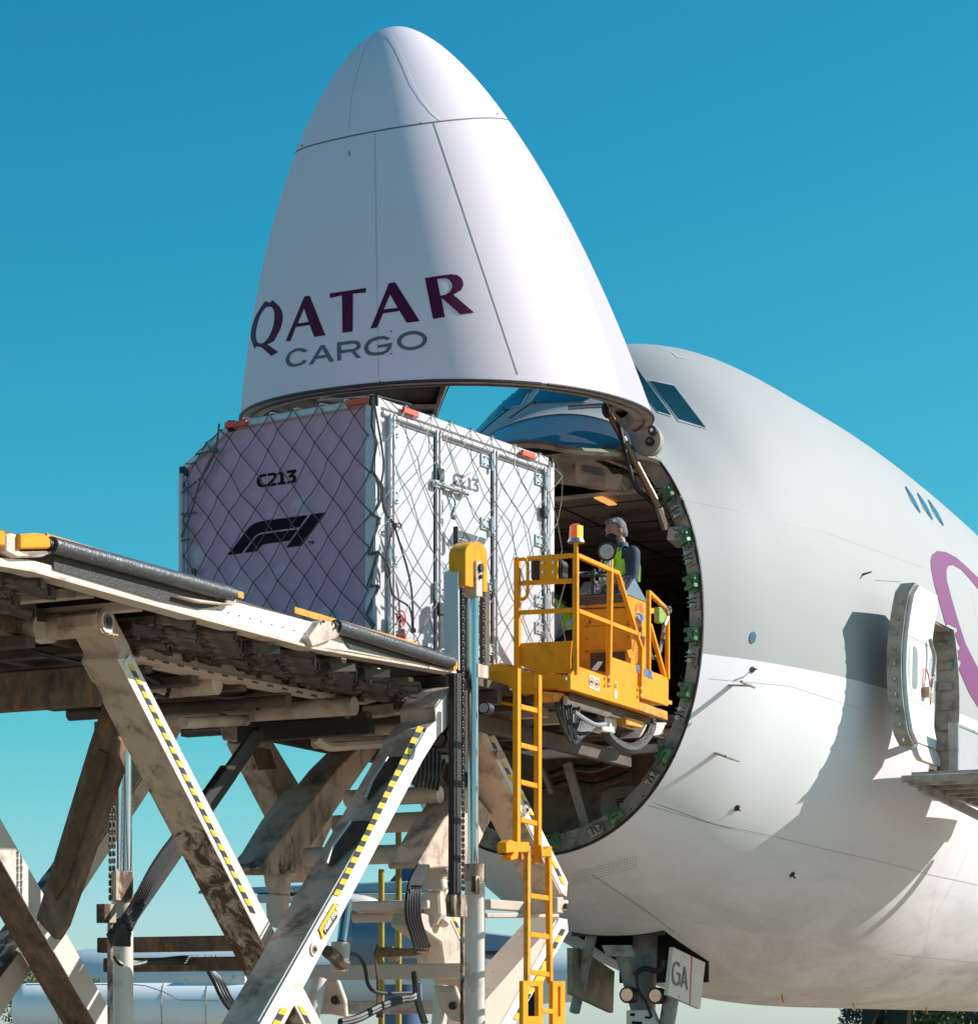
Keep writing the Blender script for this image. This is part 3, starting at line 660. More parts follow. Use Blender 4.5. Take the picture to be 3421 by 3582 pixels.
# faint skin joints
for a_,w_ in ((7.9,.005),):
    mb=MB()
    for i in range(161):
        th=math.radians(-80+i*1.0); p=V(fsec(a_,th)); q=V(fsec(a_+.008,th)); n_=Vector((0,-math.cos(th),math.sin(th)))*.004; mb.v+=[p+n_,q+n_]
    mb.f=[(2*i,2*i+1,2*i+3,2*i+2) for i in range(160)]; mb.m=[0]*160; air.part('skin_joint',mb,m_seamf,fixn=False)
sp_=MB()
for (a_,w_) in ((7.94,0),):
    for i in range(150):
        th=math.radians(-78+i*1.02); p=V(fsec(a_,th)); n_=Vector((0,-math.cos(th),math.sin(th))); t1=Vector((1,0,0)); t2=n_.cross(t1); sp_.add([p+n_*.004+t1*x*.006+t2*y*.006 for x,y in ((-1,-1),(1,-1),(1,1),(-1,1))],[(0,1,2,3)])
air.part('rivet_row',sp_,m_seaml,kind='stuff')
# airline emblem (curved band)
K2=lambda pl: sc(pl,.5093,2900,1900)
EMB=[(1140,360),(1023,240),(930,150),(870,98),(800,62),(740,55),(705,82),(696,125),(700,180),(722,290),(770,460),(830,680),(895,880),(960,1030),(1023,1130),(1140,1300),
     (1140,1070),(1060,930),(1000,820),(935,690),(880,520),(840,380),(808,260),(803,190),(815,158),(850,150),(900,178),(950,230),(1023,318),(1140,480)]
air.part('airline_emblem',decal(fb,[K2(EMB)],18,.006),m_purple,smooth=True,fixn=False,label='purple curved emblem behind the cabin door')
# ---- passenger door (open, swung forward) and its frame
mb=MB()
def surfu(a,z):
    lo_,hi_=-math.pi/2,math.pi/2
    for _ in range(40):
        m_=(lo_+hi_)/2
        if fsec(a,m_)[2]<z: lo_=m_
        else: hi_=m_
    return fsec(a,m_)[1]
zs=[DZ0+(DZ1-DZ0)*i/14 for i in range(15)]
fr_=MB()
for (a0,a1) in ((DA0-.0,DA0+.02),(DA1-.02,DA1)):
    for i in range(14):
        z0,z1=zs[i],zs[i+1]; u0,u1=surfu(a0,z0),surfu(a0,z1)
        fr_.hexa([V(q) for q in [(a0,u0-.32,z0),(a1,u0-.32,z0),(a1,u0+.004,z0),(a0,u0+.004,z0),(a0,u1-.32,z1),(a1,u1-.32,z1),(a1,u1+.004,z1),(a0,u1+.004,z1)]])
for z in (DZ0,DZ1): u=surfu(DA0,z); fr_.box((DA0,u-.32,z-.02),(DA1,u+.004,z))
air.part('cabin_door_frame',fr_,m_jamb)
mb=MB(); mb.box((DA0-.1,2.0,DZ0-.2),(DA1+.1,2.05,DZ1+.1)); air.part('cabin_door_recess',mb,m_liner)
for i in range(7):
    z=DZ0+.2+i*.27; u=surfu(DA1,z); mb=MB(); mb.box((DA1-.08,u-.26,z),(DA1-.02,u-.08,z+.10)); air.part('door_stop',mb,m_gearw)
mb=MB(); mb.box((DA0-.12,3.06,DZ0-.17),(DA1+.02,3.17,DZ0-.02)); air.part('scuff_plate',mb,m_gearw)
PD0,PD1=2.98,4.13; bow=lambda z: 3.44+.13*((z-5.85)/1.0)**2
def slab(mb,a0,a1,z0,z1,d0,d1,n=12,rc=.0):
    zz=[z0+(z1-z0)*i/n for i in range(n+1)]
    for i in range(n):
        p,q=zz[i],zz[i+1]
        def ins(z): e=max(0,rc-(z-z0)) if z<z0+rc else max(0,rc-(z1-z)); return rc-math.sqrt(max(0,rc*rc-e*e)) if rc else 0
        i0,i1=ins(p),ins(q)
        mb.hexa([V(x) for x in [(a0+i0,bow(p)+d0,p),(a1-i0,bow(p)+d0,p),(a1-i0,bow(p)+d1,p),(a0+i0,bow(p)+d1,p),(a0+i1,bow(q)+d0,q),(a1-i1,bow(q)+d0,q),(a1-i1,bow(q)+d1,q),(a0+i1,bow(q)+d1,q)]])
mb=MB(); slab(mb,PD0,PD1,4.90,6.87,-.20,-.02,16,.14); pdoor=air.part('passenger_door',mb,m_jamb,label='open cabin door swung forward, white inner lining outward')
mb=MB(); slab(mb,PD0+.06,PD1-.02,4.94,6.84,-.018,.03,16,.12); air.part('door_lining',mb,M('white_lining',(.80,.78,.76),.4,bump=.02),parent=pdoor)
mb=MB(); slab(mb,PD0+.10,PD1-.06,4.72,4.92,-.05,.025,4,.1); air.part('door_sill_panel',mb,m_creamc,parent=pdoor)
for z in (5.44,6.22):
    mb=MB(); slab(mb,PD0+.07,PD1-.03,z,z+.008,.03,.034,1); air.part('lining_seam',mb,m_seaml,parent=pdoor)
for i in range(10):
    z=4.95+i*.185; mb=MB(); u=bow(z)-.11; mb.tube(V((PD0,u,z)),V((PD0-.07,u,z)),.028,8); air.part('door_pin',mb,m_gearw,parent=pdoor)
def roundrect(ac,zc_,w_,h_,r,n=5):
    o=[]
    for sx,sz,a0 in ((1,1,0),(-1,1,90),(-1,-1,180),(1,-1,270)):
        for i in range(n+1):
            t=math.radians(a0+90*i/n); o.append((ac+sx*(w_/2-r)+r*math.cos(t),zc_+sz*(h_/2-r)+r*math.sin(t)))
    return o
for w_,h_,d,m_,nm_ in ((.42,.62,.033,m_creamc,'window_surround'),(.30,.52,.038,M('door_window_pane',(.30,.27,.25),.25,coat=.5),'door_window')):
    mb=MB(); mb.prism([V((x,bow(z)+.0,z)) for x,z in roundrect(PD0+.36,5.87,w_,h_,.13)],(0,-d-.003,0)); air.part(nm_,mb,m_,parent=pdoor)
mb=MB(); P=[(PD1-.36,bow(5.5)+.06,5.62),(PD1-.34,bow(5.5)+.10,5.60),(PD1-.20,bow(5.5)+.10,5.85),(PD1-.13,bow(5.5)+.10,6.08),(PD1-.20,bow(5.5)+.08,6.22),(PD1-.26,bow(5.5)+.08,6.28)]
mb.path(spline([V(p) for p in P],5),.026,8); mb.ball(V(P[0]),.06,10,6); air.part('door_handle',mb,m_gearw,parent=pdoor,smooth=True)
mb=MB(); mb.path(spline([V((PD1-.45,bow(5.7)+.05,5.62)),V((PD1-.42,bow(5.7)+.05,5.85)),V((PD1-.28,bow(5.7)+.05,5.92)),V((PD1-.12,bow(5.7)+.05,5.75)),V((PD1-.08,bow(5.7)+.05,5.5))],5),.008,5); air.part('red_arc_marking',mb,m_red,parent=pdoor)
mb=MB(); mb.box((PD1-.42,bow(5.6)+.03,5.56),(PD1-.30,bow(5.6)+.12,5.68)); air.part('lock_block',mb,m_tan,parent=pdoor)
mb=MB(); mb.path([V((PD1-.06,bow(6)+.0,6.08)),V((PD1-.02,bow(6)+.09,6.06)),V((PD1-.02,bow(6)+.09,5.80)),V((PD1-.06,bow(6)+.0,5.78))],.014,6); air.part('grab_handle',mb,m_white,parent=pdoor)
for z in (5.2,6.3):
    mb=MB(); mb.path(spline([V((PD1-.2,bow(z)-.12,z)),V((PD1+.1,bow(z)-.1,z)),V((DA0+.05,surfu(DA0,z)-.1,z))],5),.045,8); air.part('door_hinge_arm',mb,m_gearw,smooth=True)
# ---- nose gear bay and leg
mb=MB(); mb.box((GA0,-GU,3.35),(GA1,GU,3.4)); mb.box((GA0,-GU,2.62),(GA0+.03,GU,3.4)); mb.box((GA1-.03,-GU,2.06),(GA1,GU,3.4)); mb.box((GA0,-GU-.03,2.75),(GA1,-GU,3.4)); mb.box((GA0,GU,2.75),(GA1,GU+.03,3.4)); air.part('gear_bay',mb,m_dark)
def gtube(name,p,q,r,m,par=None,n=14): mb=MB(); mb.tube(V(p),V(q),r,n); return air.part(name,mb,m,parent=par,smooth=True)
gl=gtube('nose_gear_leg',(3.3,0,3.3),(3.05,0,.62),.16,m_gearw)
gtube('drag_strut',pa(2085,3200,2.35),pa(2010,3540,2.8),.07,m_gearw,gl)
gtube('drag_strut',pa(2180,3340,2.55),pa(2235,3530,2.8),.105,m_gearw,gl)
gtube('steering_cylinder',pa(2350,3480,2.7),pa(2330,3600,2.7),.10,m_gearw,gl)
gtube('shock_strut',(3.05,0,1.2),(3.03,0,.62),.11,m_chrome,gl)
for s in (-1,1):
    mb=MB(); c=Vector((3.03,s*.45,.62)); mb.tube(c-Vector((0,.17,0)),c+Vector((0,.17,0)),.62,32); w_=air.part('nose_wheel',mb,m_black,smooth=True)
    mb=MB(); mb.tube(c-Vector((0,.18,0)),c+Vector((0,.18,0)),.28,20); air.part('wheel_hub',mb,m_steel,parent=w_,smooth=True)
for (x,y) in [(2204,3482),(2303,3485)]:
    c=V(pa(x,y,2.6)); mb=MB(); mb.tube(c-Vector((.10,0,0)),c+Vector((.06,0,0)),.105,20); o=air.part('taxi_light',mb,m_dark,smooth=True)
    mb=MB(); mb.tube(c-Vector((.11,0,0)),c-Vector((.09,0,0)),.08,20); air.part('light_lens',mb,M('lamp_lens',(.45,.33,.26),.12,metal=.6,coat=1),parent=o,smooth=True)
mb=MB(); mb.path(spline([V(pa(x,y,2.5)) for x,y in ((2220,3412),(2250,3390),(2290,3398),(2318,3388),(2322,3360))],5),.035,8); air.part('gear_hose',mb,m_black,smooth=True)
mb=MB(); mb.path(spline([V(pa(x,y,2.48)) for x,y in ((2225,3400),(2232,3460),(2260,3510),(2280,3560))],5),.02,8); air.part('gear_hose',mb,m_black,smooth=True)
mb=MB(); mb.apoly([(2190,3536),(2272,3534),(2300,3600),(2190,3600)],2.5,.2); o=air.part('torque_link_box',mb,m_creamc,bevel=.01)
for q in [[(2205,3546),(2220,3546),(2220,3556),(2205,3556)],[(2256,3556),(2275,3558),(2275,3566),(2256,3564)],[(2210,3574),(2245,3576),(2245,3586),(2210,3584)]]:
    mb=MB(); mb.apoly(q,2.49,.008); air.part('placard',mb,m_ink,parent=o)
# forward gear doors
for pl in ([(2104,3308),(2205,3308),(2217,3347),(2122,3347)],):
    mb=MB(); mb.apoly(pl,2.25,.05); air.part('forward_gear_door',mb,m_gearw)
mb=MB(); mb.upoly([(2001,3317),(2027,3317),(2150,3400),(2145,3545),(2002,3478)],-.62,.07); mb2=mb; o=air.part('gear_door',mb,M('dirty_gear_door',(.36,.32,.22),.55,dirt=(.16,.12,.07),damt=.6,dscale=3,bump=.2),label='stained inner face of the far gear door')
GDU=.66
mb=MB(); mb.upoly([(2355,3315),(2467,3369),(2449,3531),(2336,3482)],GDU,.05); gd=air.part('gear_door',mb,m_creamc,label='near gear door marked GA with a red line')
mb=MB(); mb.upoly([(2418,3344),(2422.5,3346),(2416,3516),(2412,3514)],GDU+.004,.003); air.part('red_line',mb,m_stick,parent=gd)
# gear door letters G A
K3=lambda pl: sc(pl,.39979,1850,3200)
for nm_,pls in (('G',[[(1328,455),(1318,425),(1300,410),(1275,420),(1258,455),(1252,520),(1258,590),(1275,620),(1300,628),(1325,610),(1330,520),(1298,505),(1296,525),(1314,533),(1312,590),(1298,602),(1280,592),(1270,560),(1266,520),(1270,465),(1282,440),(1300,435),(1314,460)]]),
               ('A',[[(1358,455),(1372,458),(1392,665),(1378,658),(1372,610),(1352,600),(1342,640),(1328,635)],[(1365,500),(1370,585),(1355,575)]])):
    v,f=fill2d([K3(p) for p in pls],60); mb=MB(); mb.add([V(pu(x,y,GDU+.006)) for x,y in v],[tuple(t) for t in f]); air.part('letter',mb,M('gear_lettering',(.04,.05,.06),.4),parent=gd)
# main gear legs, far aft, and belly fairing
for (x0,y0,x1,y1,x2,x3,aa,nm_) in [(3020,3524,3012,3600,3040,3075,24,'main_gear_leg'),(3100,3524,3105,3600,3172,3175,24.3,'main_gear_leg')]:
    mb=MB(); mb.apoly([(x0,y0-12),(x3,y0-12),(x2,y1),(x1,y1)],aa,.3); air.part(nm_,mb,m_dark)
# ================================================================ CARGO CONTAINER
SCL=.95; KX,KY=-1.11*SCL,23.7*SCL; CTH=math.radians(56); BASEZ=4.93; CH=CAMZ+6.053*SCL-BASEZ
CM=Matrix.Translation((KX,KY,BASEZ))@Matrix.Rotation(CTH,4,'Z'); CMI=CM.inverted(); CO=CMI@Vector((0,0,CAMZ))
def cf(px,py,face,off=0):    # photo point -> container-local point on the left (x=0) or right (y=0) face
    d=CMI.to_3x3()@rd(px,py); k=0 if face=='l' else 1; t=(-off-CO[k])/d[k]; return CO+d*t
con=Thing('cargo_container','white freight container marked C213 under a cargo net on the loader deck','cargo container',(0,0,0),mat=CM)
CW,CL=2.44*SCL,3.18*SCL; ZC=cf(640,1640,'l').z; YC=cf(800,1475,'l').y
prof=[(0,0,.0),(0,CW,.0),(0,CW,ZC),(0,YC,CH),(0,0,CH)]
mb=MB(); mb.prism([(.02,y+(.02 if y==0 else -.02),z+(.05 if z==0 else -.02)) for _,y,z in prof],(CL-.04,0,0)); con.part('body',mb,m_panel)
mb=MB(); mb.prism([(-.04,-.06,-.06),(-.04,CW+.04,-.06),(CL+.04,CW+.04,-.06),(CL+.04,-.06,-.06)],(0,0,.08)); con.part('pallet_base',mb,m_alu,bevel=.005)
mb=MB(); mb.prism([(.03,.010,.03),(CL-.03,.010,.03),(CL-.03,.010,CH-.03),(.03,.010,CH-.03)],(0,.008,0)); con.part('side_skin',mb,M('door_leaf',(.58,.58,.61),.42,bump=.02))
def cbar(name,p,q,w_,h_,m,par=None,bev=.012): mb=MB(); mb.bar(p,q,w_,h_); return con.part(name,mb,m,parent=par,bevel=bev)
for x in (.03,CL-.03): 
    cbar('corner_post',(x,.03,.03),(x,.03,CH-.02),.12,.10,m_alu)
    cbar('corner_post',(x,CW-.03,.03),(x,CW-.03,ZC-.02),.08,.08,m_alu)
    cbar('chamfer_rail',(x,CW-.03,ZC),(x,YC,CH-.04),.07,.07,m_alu)
    cbar('top_rail',(x,.03,CH-.03),(x,YC,CH-.03),.09,.07,m_alu)
    cbar('bottom_rail',(x,.03,.07),(x,CW-.03,.07),.07,.12,m_alu)
cbar('top_rail',(.03,.03,CH-.03),(CL-.03,.03,CH-.03),.09,.09,m_alu); cbar('bottom_rail',(.03,.03,.07),(CL-.03,.03,.07),.07,.12,m_alu)
for p in ((.0,.0,CH),(.0,YC,CH),(.0,CW,ZC),(CL,.0,CH),(CL,CW,ZC)):
    cbar('corner_cap',(p[0]-.02 if p[0]==0 else p[0]-.07,p[1]-.02 if p[1]==0 else p[1]-.05,p[2]-.03),(p[0]+.09 if p[0]==0 else p[0]+.02,p[1]+.07 if p[1]==0 else p[1]+.02,p[2]-.03),.09,.10,m_black)
cbar('left_post',( -.005,CW-.03,.05),(-.005,CW-.03,ZC-.05),.05,.10,m_alu)
for (a,b,f) in (((788,1488),(862,1478),'l'),((1212,1412),(1292,1398),'l'),((1410,1432),(1462,1452),'r'),((1825,1582),(1870,1598),'r')):
    cbar('red_marker',cf(*a,f,.045),cf(*b,f,.045),.03,.055,m_red,bev=.004)
# door leaves on the right face
def cx(px,py): return cf(px,py,'r').x
prof_x=[cx(1366,1800),cx(1528,1800),cx(1727,1800),cx(1905,1900)]
for i in range(3):
    x0,x1=prof_x[i],prof_x[i+1]
    mb=MB(); mb.prism([(x0+.05,-.004,.14),(x1-.05,-.004,.14),(x1-.05,-.004,CH-.17),(x0+.05,-.004,CH-.17)],(0,.03,0)); d=con.part('door_panel',mb,M('door_leaf',(.50,.50,.53),.42,bump=.02),bevel=.003)
    for (p,q) in (((x0+.05,.14),(x0+.05,CH-.17)),((x1-.05,.14),(x1-.05,CH-.17)),((x0+.05,CH-.17),(x1-.05,CH-.17)),((x0+.05,.14),(x1-.05,.14))):
        mb=MB(); mb.bar((p[0],-.005,p[1]),(q[0],-.005,q[1]),.012,.012); con.part('gasket',mb,m_black,parent=d)
for x in prof_x[:]:
    for dx in (-.028,.028): cbar('door_profile',(x+dx,-.012,.1),(x+dx,-.012,CH-.1),.04,.03,m_alu,bev=.006)
cbar('door_header',(.12,-.010,CH-.11),(CL-.1,-.010,CH-.11),.02,.05,m_alu)
H=[(1368,1499),(1711,1616),(1899,1681),(1368,1731),(1711,1836),(1899,1895),(1365,1956),(1720,2056),(1899,2106),(1365,2191),(1726,2273),(1528,2070),(1899,2200)]
for (x,y) in H:
    p=cf(x,y,'r',.02); sg=1 if x<1600 else -1
    mb=MB(); mb.prism([(p.x-.03*sg,-.02,p.z-.06),(p.x+.13*sg,-.02,p.z-.06),(p.x+.13*sg,-.02,p.z+.06),(p.x-.03*sg,-.02,p.z+.06)],(0,.014,0)); hn=con.part('hinge',mb,m_steel,bevel=.003)
    mb=MB(); mb.tube((p.x-.03*sg,-.035,p.z-.085),(p.x-.03*sg,-.035,p.z+.085),.018,8); con.part('hinge_pin',mb,m_steel,parent=hn,smooth=True)
    for a,b in ((.02,-.035),(.02,.035),(.09,-.035),(.09,.035)):
        mb=MB(); mb.ball((p.x+a*sg,-.024,p.z+b),.012,6,4); con.part('bolt_head',mb,m_chrome,parent=hn)
for (x,y) in ((1540,1660),(1540,2130),(1905,1790)):
    p=cf(x,y,'r',.04); mb=MB(); mb.bar(p-Vector((.04,0,0)),p+Vector((.05,0,0)),.04,.12); con.part('buffer_block',mb,m_black,bevel=.008)
# bolt lock with hanging padlock
a,b=cf(1524,1690,'r',.05),cf(1636,1728,'r',.05)
mb=MB(); mb.tube(a,b,.022,10); lk=con.part('slide_bolt',mb,m_chrome,smooth=True)
for t in (.05,.35,.62,.9):
    c=a.lerp(b,t); mb=MB(); mb.bar(c-Vector((.04,-.02,0)),c+Vector((.04,.02,0)),.05,.07); con.part('bolt_bracket',mb,m_steel,parent=lk,bevel=.004)
mb=MB(); c=cf(1580,1730,'r',.07); mb.path(spline([c,c+Vector((.03,-.02,-.08)),c+Vector((-.01,-.02,-.16))],5),.010,6); mb.ball(c+Vector((0,-.02,-.2)),.045,8,6,(1,.5,1)); con.part('lock_chain',mb,m_console,parent=lk)
mb=MB(); mb.bar(c+Vector((.04,-.02,-.3)),c+Vector((.045,-.02,-.5)),.05,.035); con.part('lock_handle',mb,m_black,parent=lk,bevel=.008)
# print
def fdecal(polys,face,off,m,name='print',label=None,fn=None,par=None):
    v,f=fill2d(polys,400); mb=MB(); P=[cf(*(fn(x,y) if fn else (x,y)),face,off) for x,y in v]
    mb.add(P,[tuple(t) for t in f]); n=(P[f[0][1]]-P[f[0][0]]).cross(P[f[0][2]]-P[f[0][0]]) if f else None
    if n is not None and n.dot(CO-P[f[0][0]])<0: mb.f=[t[::-1] for t in mb.f]
    return con.part(name,mb,m,label=label,fixn=False,parent=par)
KC=.21322; LC=lambda x,y:(780+KC*x,1620+KC*y)
C213=[[(712,173),(640,180),(585,205),(560,250),(553,300),(555,330),(575,375),(620,397),(710,385),(710,345),(640,348),(614,332),(605,290),(612,250),(640,222),(712,215)],
[(735,165),(835,153),(868,165),(880,190),(878,225),(855,262),(792,330),(872,320),(870,365),(722,382),(728,340),(822,245),(835,215),(825,200),(732,210)],
[(898,148),(960,138),(982,146),(992,170),(996,305),(1025,300),(1025,345),(893,357),(893,318),(942,310),(938,185),(898,190)],
[(1050,122),(1200,100),(1200,138),(1150,188),(1188,205),(1200,240),(1196,280),(1178,310),(1150,325),(1050,337),(1052,298),(1125,290),(1150,270),(1148,240),(1125,228),(1085,242),(1078,215),(1132,155),(1048,165)]]
F1=[smoothpoly([(640,1132),(560,1165),(500,1220)],1)*0+[(78,1508),(300,1480),(500,1220),(528,1190),(560,1168),(600,1148),(640,1137),(1253,1048),(1385,852),(850,922),(700,940),(640,950),(590,962),(520,987),(470,1015),(430,1048),(400,1085)],
[(345,1474),(550,1447),(620,1352),(638,1338),(660,1330),(1090,1272),(1225,1085),(660,1160),(620,1168),(575,1188),(545,1210),(520,1240)],
[(1440,838),(1695,805),(1283,1355),(1035,1388)]]
TM=[[(1390,1284),(1440,1278),(1440,1288),(1421,1291),(1421,1338),(1411,1339),(1411,1292),(1390,1295)],[(1446,1277),(1458,1275),(1470,1305),(1480,1272),(1492,1270),(1492,1328),(1483,1329),(1483,1290),(1474,1320),(1466,1321),(1455,1292),(1455,1333),(1446,1334)]]
def aff(src,dst):
    (x0,y0),(x1,y1),(x2,y2)=src; d=(x1-x0)*(y2-y0)-(x2-x0)*(y1-y0)
    def f(x,y):
        a=((x-x0)*(y2-y0)-(x2-x0)*(y-y0))/d; b=((x1-x0)*(y-y0)-(x-x0)*(y1-y0))/d
        X=dst[0][0]+a*(dst[1][0]-dst[0][0])+b*(dst[2][0]-dst[0][0]); Y=dst[0][1]+a*(dst[1][1]-dst[0][1])+b*(dst[2][1]-dst[0][1])
        return 1280+.3564*X,1620+.3564*Y
    return f
f213=aff([(560,190),(1200,100),(565,397)],[(857,92),(1107,160),(862,215)]); ff1=aff([(78,1508),(1695,805),(560,970)],[(787,803),(1182,742),(893,658)])
for ch,p in zip('C213',C213):
    fdecal([p],'l',-.014,m_ink,'letter','black printed '+ch,LC); fdecal([p],'r',.007,m_ink2,'letter','grey printed '+ch,f213)
for p in F1: fdecal([p],'l',-.014,m_ink,'logo_bar',None,LC); fdecal([p],'r',.007,m_ink2,'logo_bar',None,ff1)
for p in TM: fdecal([p],'l',-.014,m_ink,'trademark_letter',None,LC)
LR=lambda x,y:(1280+.3564*x,1620+.3564*y)
fdecal([ell(348,1528,47,86,0,30),ell(348,1528,37,72,0,30)],'r',.007,m_stick,'prohibition_ring','red no-forklift ring',LR)
fdecal([[(318,1462),(328,1452),(382,1590),(372,1602)]],'r',.009,m_stick,'prohibition_bar',None,LR)
fdecal([[(318,1500),(345,1505),(345,1565),(318,1558)]],'r',.0075,m_ink,'box_symbol',None,LR); fdecal([[(352,1555),(360,1520),(372,1512),(380,1560),(366,1566)]],'r',.0075,m_ink,'forklift_symbol',None,LR)
st=fdecal([[(300,1622),(397,1640),(397,1735),(300,1705)]],'r',.007,m_stick,'warning_sticker','red sticker with white warning text',LR)
def text_mesh(txt,mb,o,ex,ey,size,n=None,bold=.0):
    cu=bpy.data.curves.new('t','FONT'); cu.body=txt; cu.size=size; cu.fill_mode='FRONT'; cu.offset=bold; cu.resolution_u=2
    ob=bpy.data.objects.new('t',cu); COL.objects.link(ob); bpy.context.view_layer.update()
    me=bpy.data.meshes.new_from_object(ob.evaluated_get(bpy.context.evaluated_depsgraph_get()))
    mb.add([o+ex*v.co.x+ey*v.co.y for v in me.vertices],[tuple(p.vertices) for p in me.polygons])
    w_=max([v.co.x for v in me.vertices] or [0]); bpy.data.objects.remove(ob); bpy.data.curves.remove(cu); bpy.data.meshes.remove(me); return w_
for i,(tx,sx,sy) in enumerate((('DO NOT LIFT',305,1662),('CONTAINER',313,1683),('WITH FORKS',310,1704))):
    p=cf(*LR(sx,sy-8),'r',.009); mb=MB(); text_mesh(tx,mb,p,Vector((1,0,0)),Vector((0,0,1)),.047); con.part('sticker_text',mb,m_white,parent=st)
# ---- cargo net
random.seed(11)
net=Thing('cargo_net','grey diamond cord net draped over the white container','cargo net',(0,0,0),mat=CM)
def strand(mb,pts,r): mb.path(pts,r,4)
lf=MB(); rt=MB(); PY,PZ=.149,.176
nod={}
def lnode(i,j):
    if (i,j) in nod: return nod[(i,j)]
    y=.03+i*PY; z=CH+.01-j*PZ; y+=random.uniform(-.025,.025)+.02*math.sin(j*.9)*math.exp(-i/4); z+=random.uniform(-.02,.02) if j else 0
    zt=CH if y<YC else CH-(y-YC)*(CH-ZC)/(CW-YC); x=-.035
    if z>zt+.012: z=zt+.012; x=.0
    if y>CW+.02: y=CW+.02; x=.03
    nod[(i,j)]=Vector((x,y,max(z,.0))); return nod[(i,j)]
for i in range(0,17):
    for j in range(0,15):
        if (i+j)%2: continue
        for di in (-1,1):
            k=i+di
            if k<0 or k>16: continue
            a,b=lnode(i,j),lnode(k,j+1)
            if (a-b).length<.05 or a.z<=0: continue
            m_=(a+b)/2+Vector((.008,0,-.006)); strand(lf,[a,m_,b],.006)
for k,v in nod.items():
    if (k[0]+k[1])%2==0 and v.x<0: lf.ball(v,.012,6,4)
for i in range(0,13,2):   # over the top edge
    a=lnode(i,0) if (i%2==0) else lnode(i,1); strand(lf,[a,a+Vector((.05,0,.02)),a+Vector((.5,.2,.01))],.0075); strand(lf,[a,a+Vector((.05,0,.02)),a+Vector((.5,-.12,.01))],.0075)
rn={}
def rnode(i,j):
    if (i,j) in rn: return rn[(i,j)]
    x=.02+i*.195+.10*math.sin(j*.7+i*.45)*(.3+.7*math.exp(-((i-5)/6)**2))+random.uniform(-.03,.03); z=CH+.02-j*.223+.05*math.sin(i*.8+1.3*j)*(j>0)+random.uniform(-.02,.02)*(j>0)
    y=-.07-.05*abs(math.sin(i*.5))-random.uniform(0,.04)
    if j==0: y=-.03
    rn[(i,j)]=Vector((min(x,CL+.01),y,max(z,-.02))); return rn[(i,j)]
for i in range(0,17):
    for j in range(0,11):
        if (i+j)%2: continue
        for di in (-1,1):
            k=i+di
            if k<0 or k>16: continue
            a,b=rnode(i,j),rnode(k,j+1); strand(rt,[a,b],.0055)
for i in range(0,16,2):
    a=rnode(i,0); strand(rt,[a,a+Vector((0,.05,.01)),a+Vector((.15,.6,.01))],.0075); strand(rt,[a,a+Vector((0,.05,.01)),a+Vector((-.15,.6,.01))],.0075)
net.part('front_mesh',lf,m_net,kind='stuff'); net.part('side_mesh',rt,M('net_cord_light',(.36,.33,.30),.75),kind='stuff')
ZZ=[(1190,330),(1178,490),(1222,590),(1180,760),(1262,852),(1262,930),(1192,1022),(1246,1040),(1155,1262),(1232,1242),(1146,1445),(1238,1452),(1133,1630),(1200,1690)]
Z1=lambda x,y:(600+x*.5864,1200+y*.5864)
for dx,dd in ((0,0),(10,.02)):
    mb=MB(); P=[]
    for x,y in ZZ:
        x=1222+(x-1222)*.7; X,Y=Z1(x+dx*.6,y+random.uniform(-10,10)); p=cf(X,Y,'l' if x<1205 else 'r',(.05 if x>=1205 else .05)); 
        if x<1205: p=cf(X,Y,'l',.05)
        P.append(p)
    for q_,w_ in zip(P,P[1:]): mb.tube(q_,w_,.009,5); mb.ball(w_,.012,6,4)
    net.part('edge_cord',mb,m_net,smooth=True)
for Q in ([(1262,852),(1268,1000),(1330,1085),(1300,1180),(1275,1340),(1290,1400)],[(1330,1085),(1360,1075),(1370,1100),(1340,1090)],[(1210,360),(1265,700),(1250,860),(1275,1000),(1330,1090)],[(1330,1090),(1420,1400),(1440,1600),(1440,1720)],[(1230,1240),(1290,1330),(1320,1500),(1420,1580),(1440,1720)]):
    mb=MB(); mb.path(spline([cf(*Z1(x,y),'r',.09) for x,y in Q],4),.011,5); net.part('tie_cord',mb,m_net,smooth=True)
for (x,y) in ((1330,1088),(1440,1715),(262,640),(132,1360)):
    f='r' if x>1200 else 'l'; mb=MB(); mb.ball(cf(*Z1(x,y),f,.09 if f=='r' else .04),.03,8,6); net.part('knot',mb,m_net,smooth=True)
for Q in ([(262,640),(180,800),(120,1000),(60,1160)],[(285,480),(262,640),(200,770),(160,820)],[(145,665),(262,640)],[(62,895),(150,825)],[(62,1020),(150,1010)],[(58,1180),(110,1170)]):
    mb=MB(); mb.path(spline([cf(*Z1(x,y),'l',.05) for x,y in Q],4),.010,5); net.part('tie_cord',mb,m_net,smooth=True)
mb=MB(); p=cf(1630,1670,'r',.1)
mb.bar(p-Vector((.08,0,.05)),p+Vector((.08,0,.05)),.025,.03); net.part('lilac_tag',mb,M('lilac_tape',(.62,.48,.66),.6))
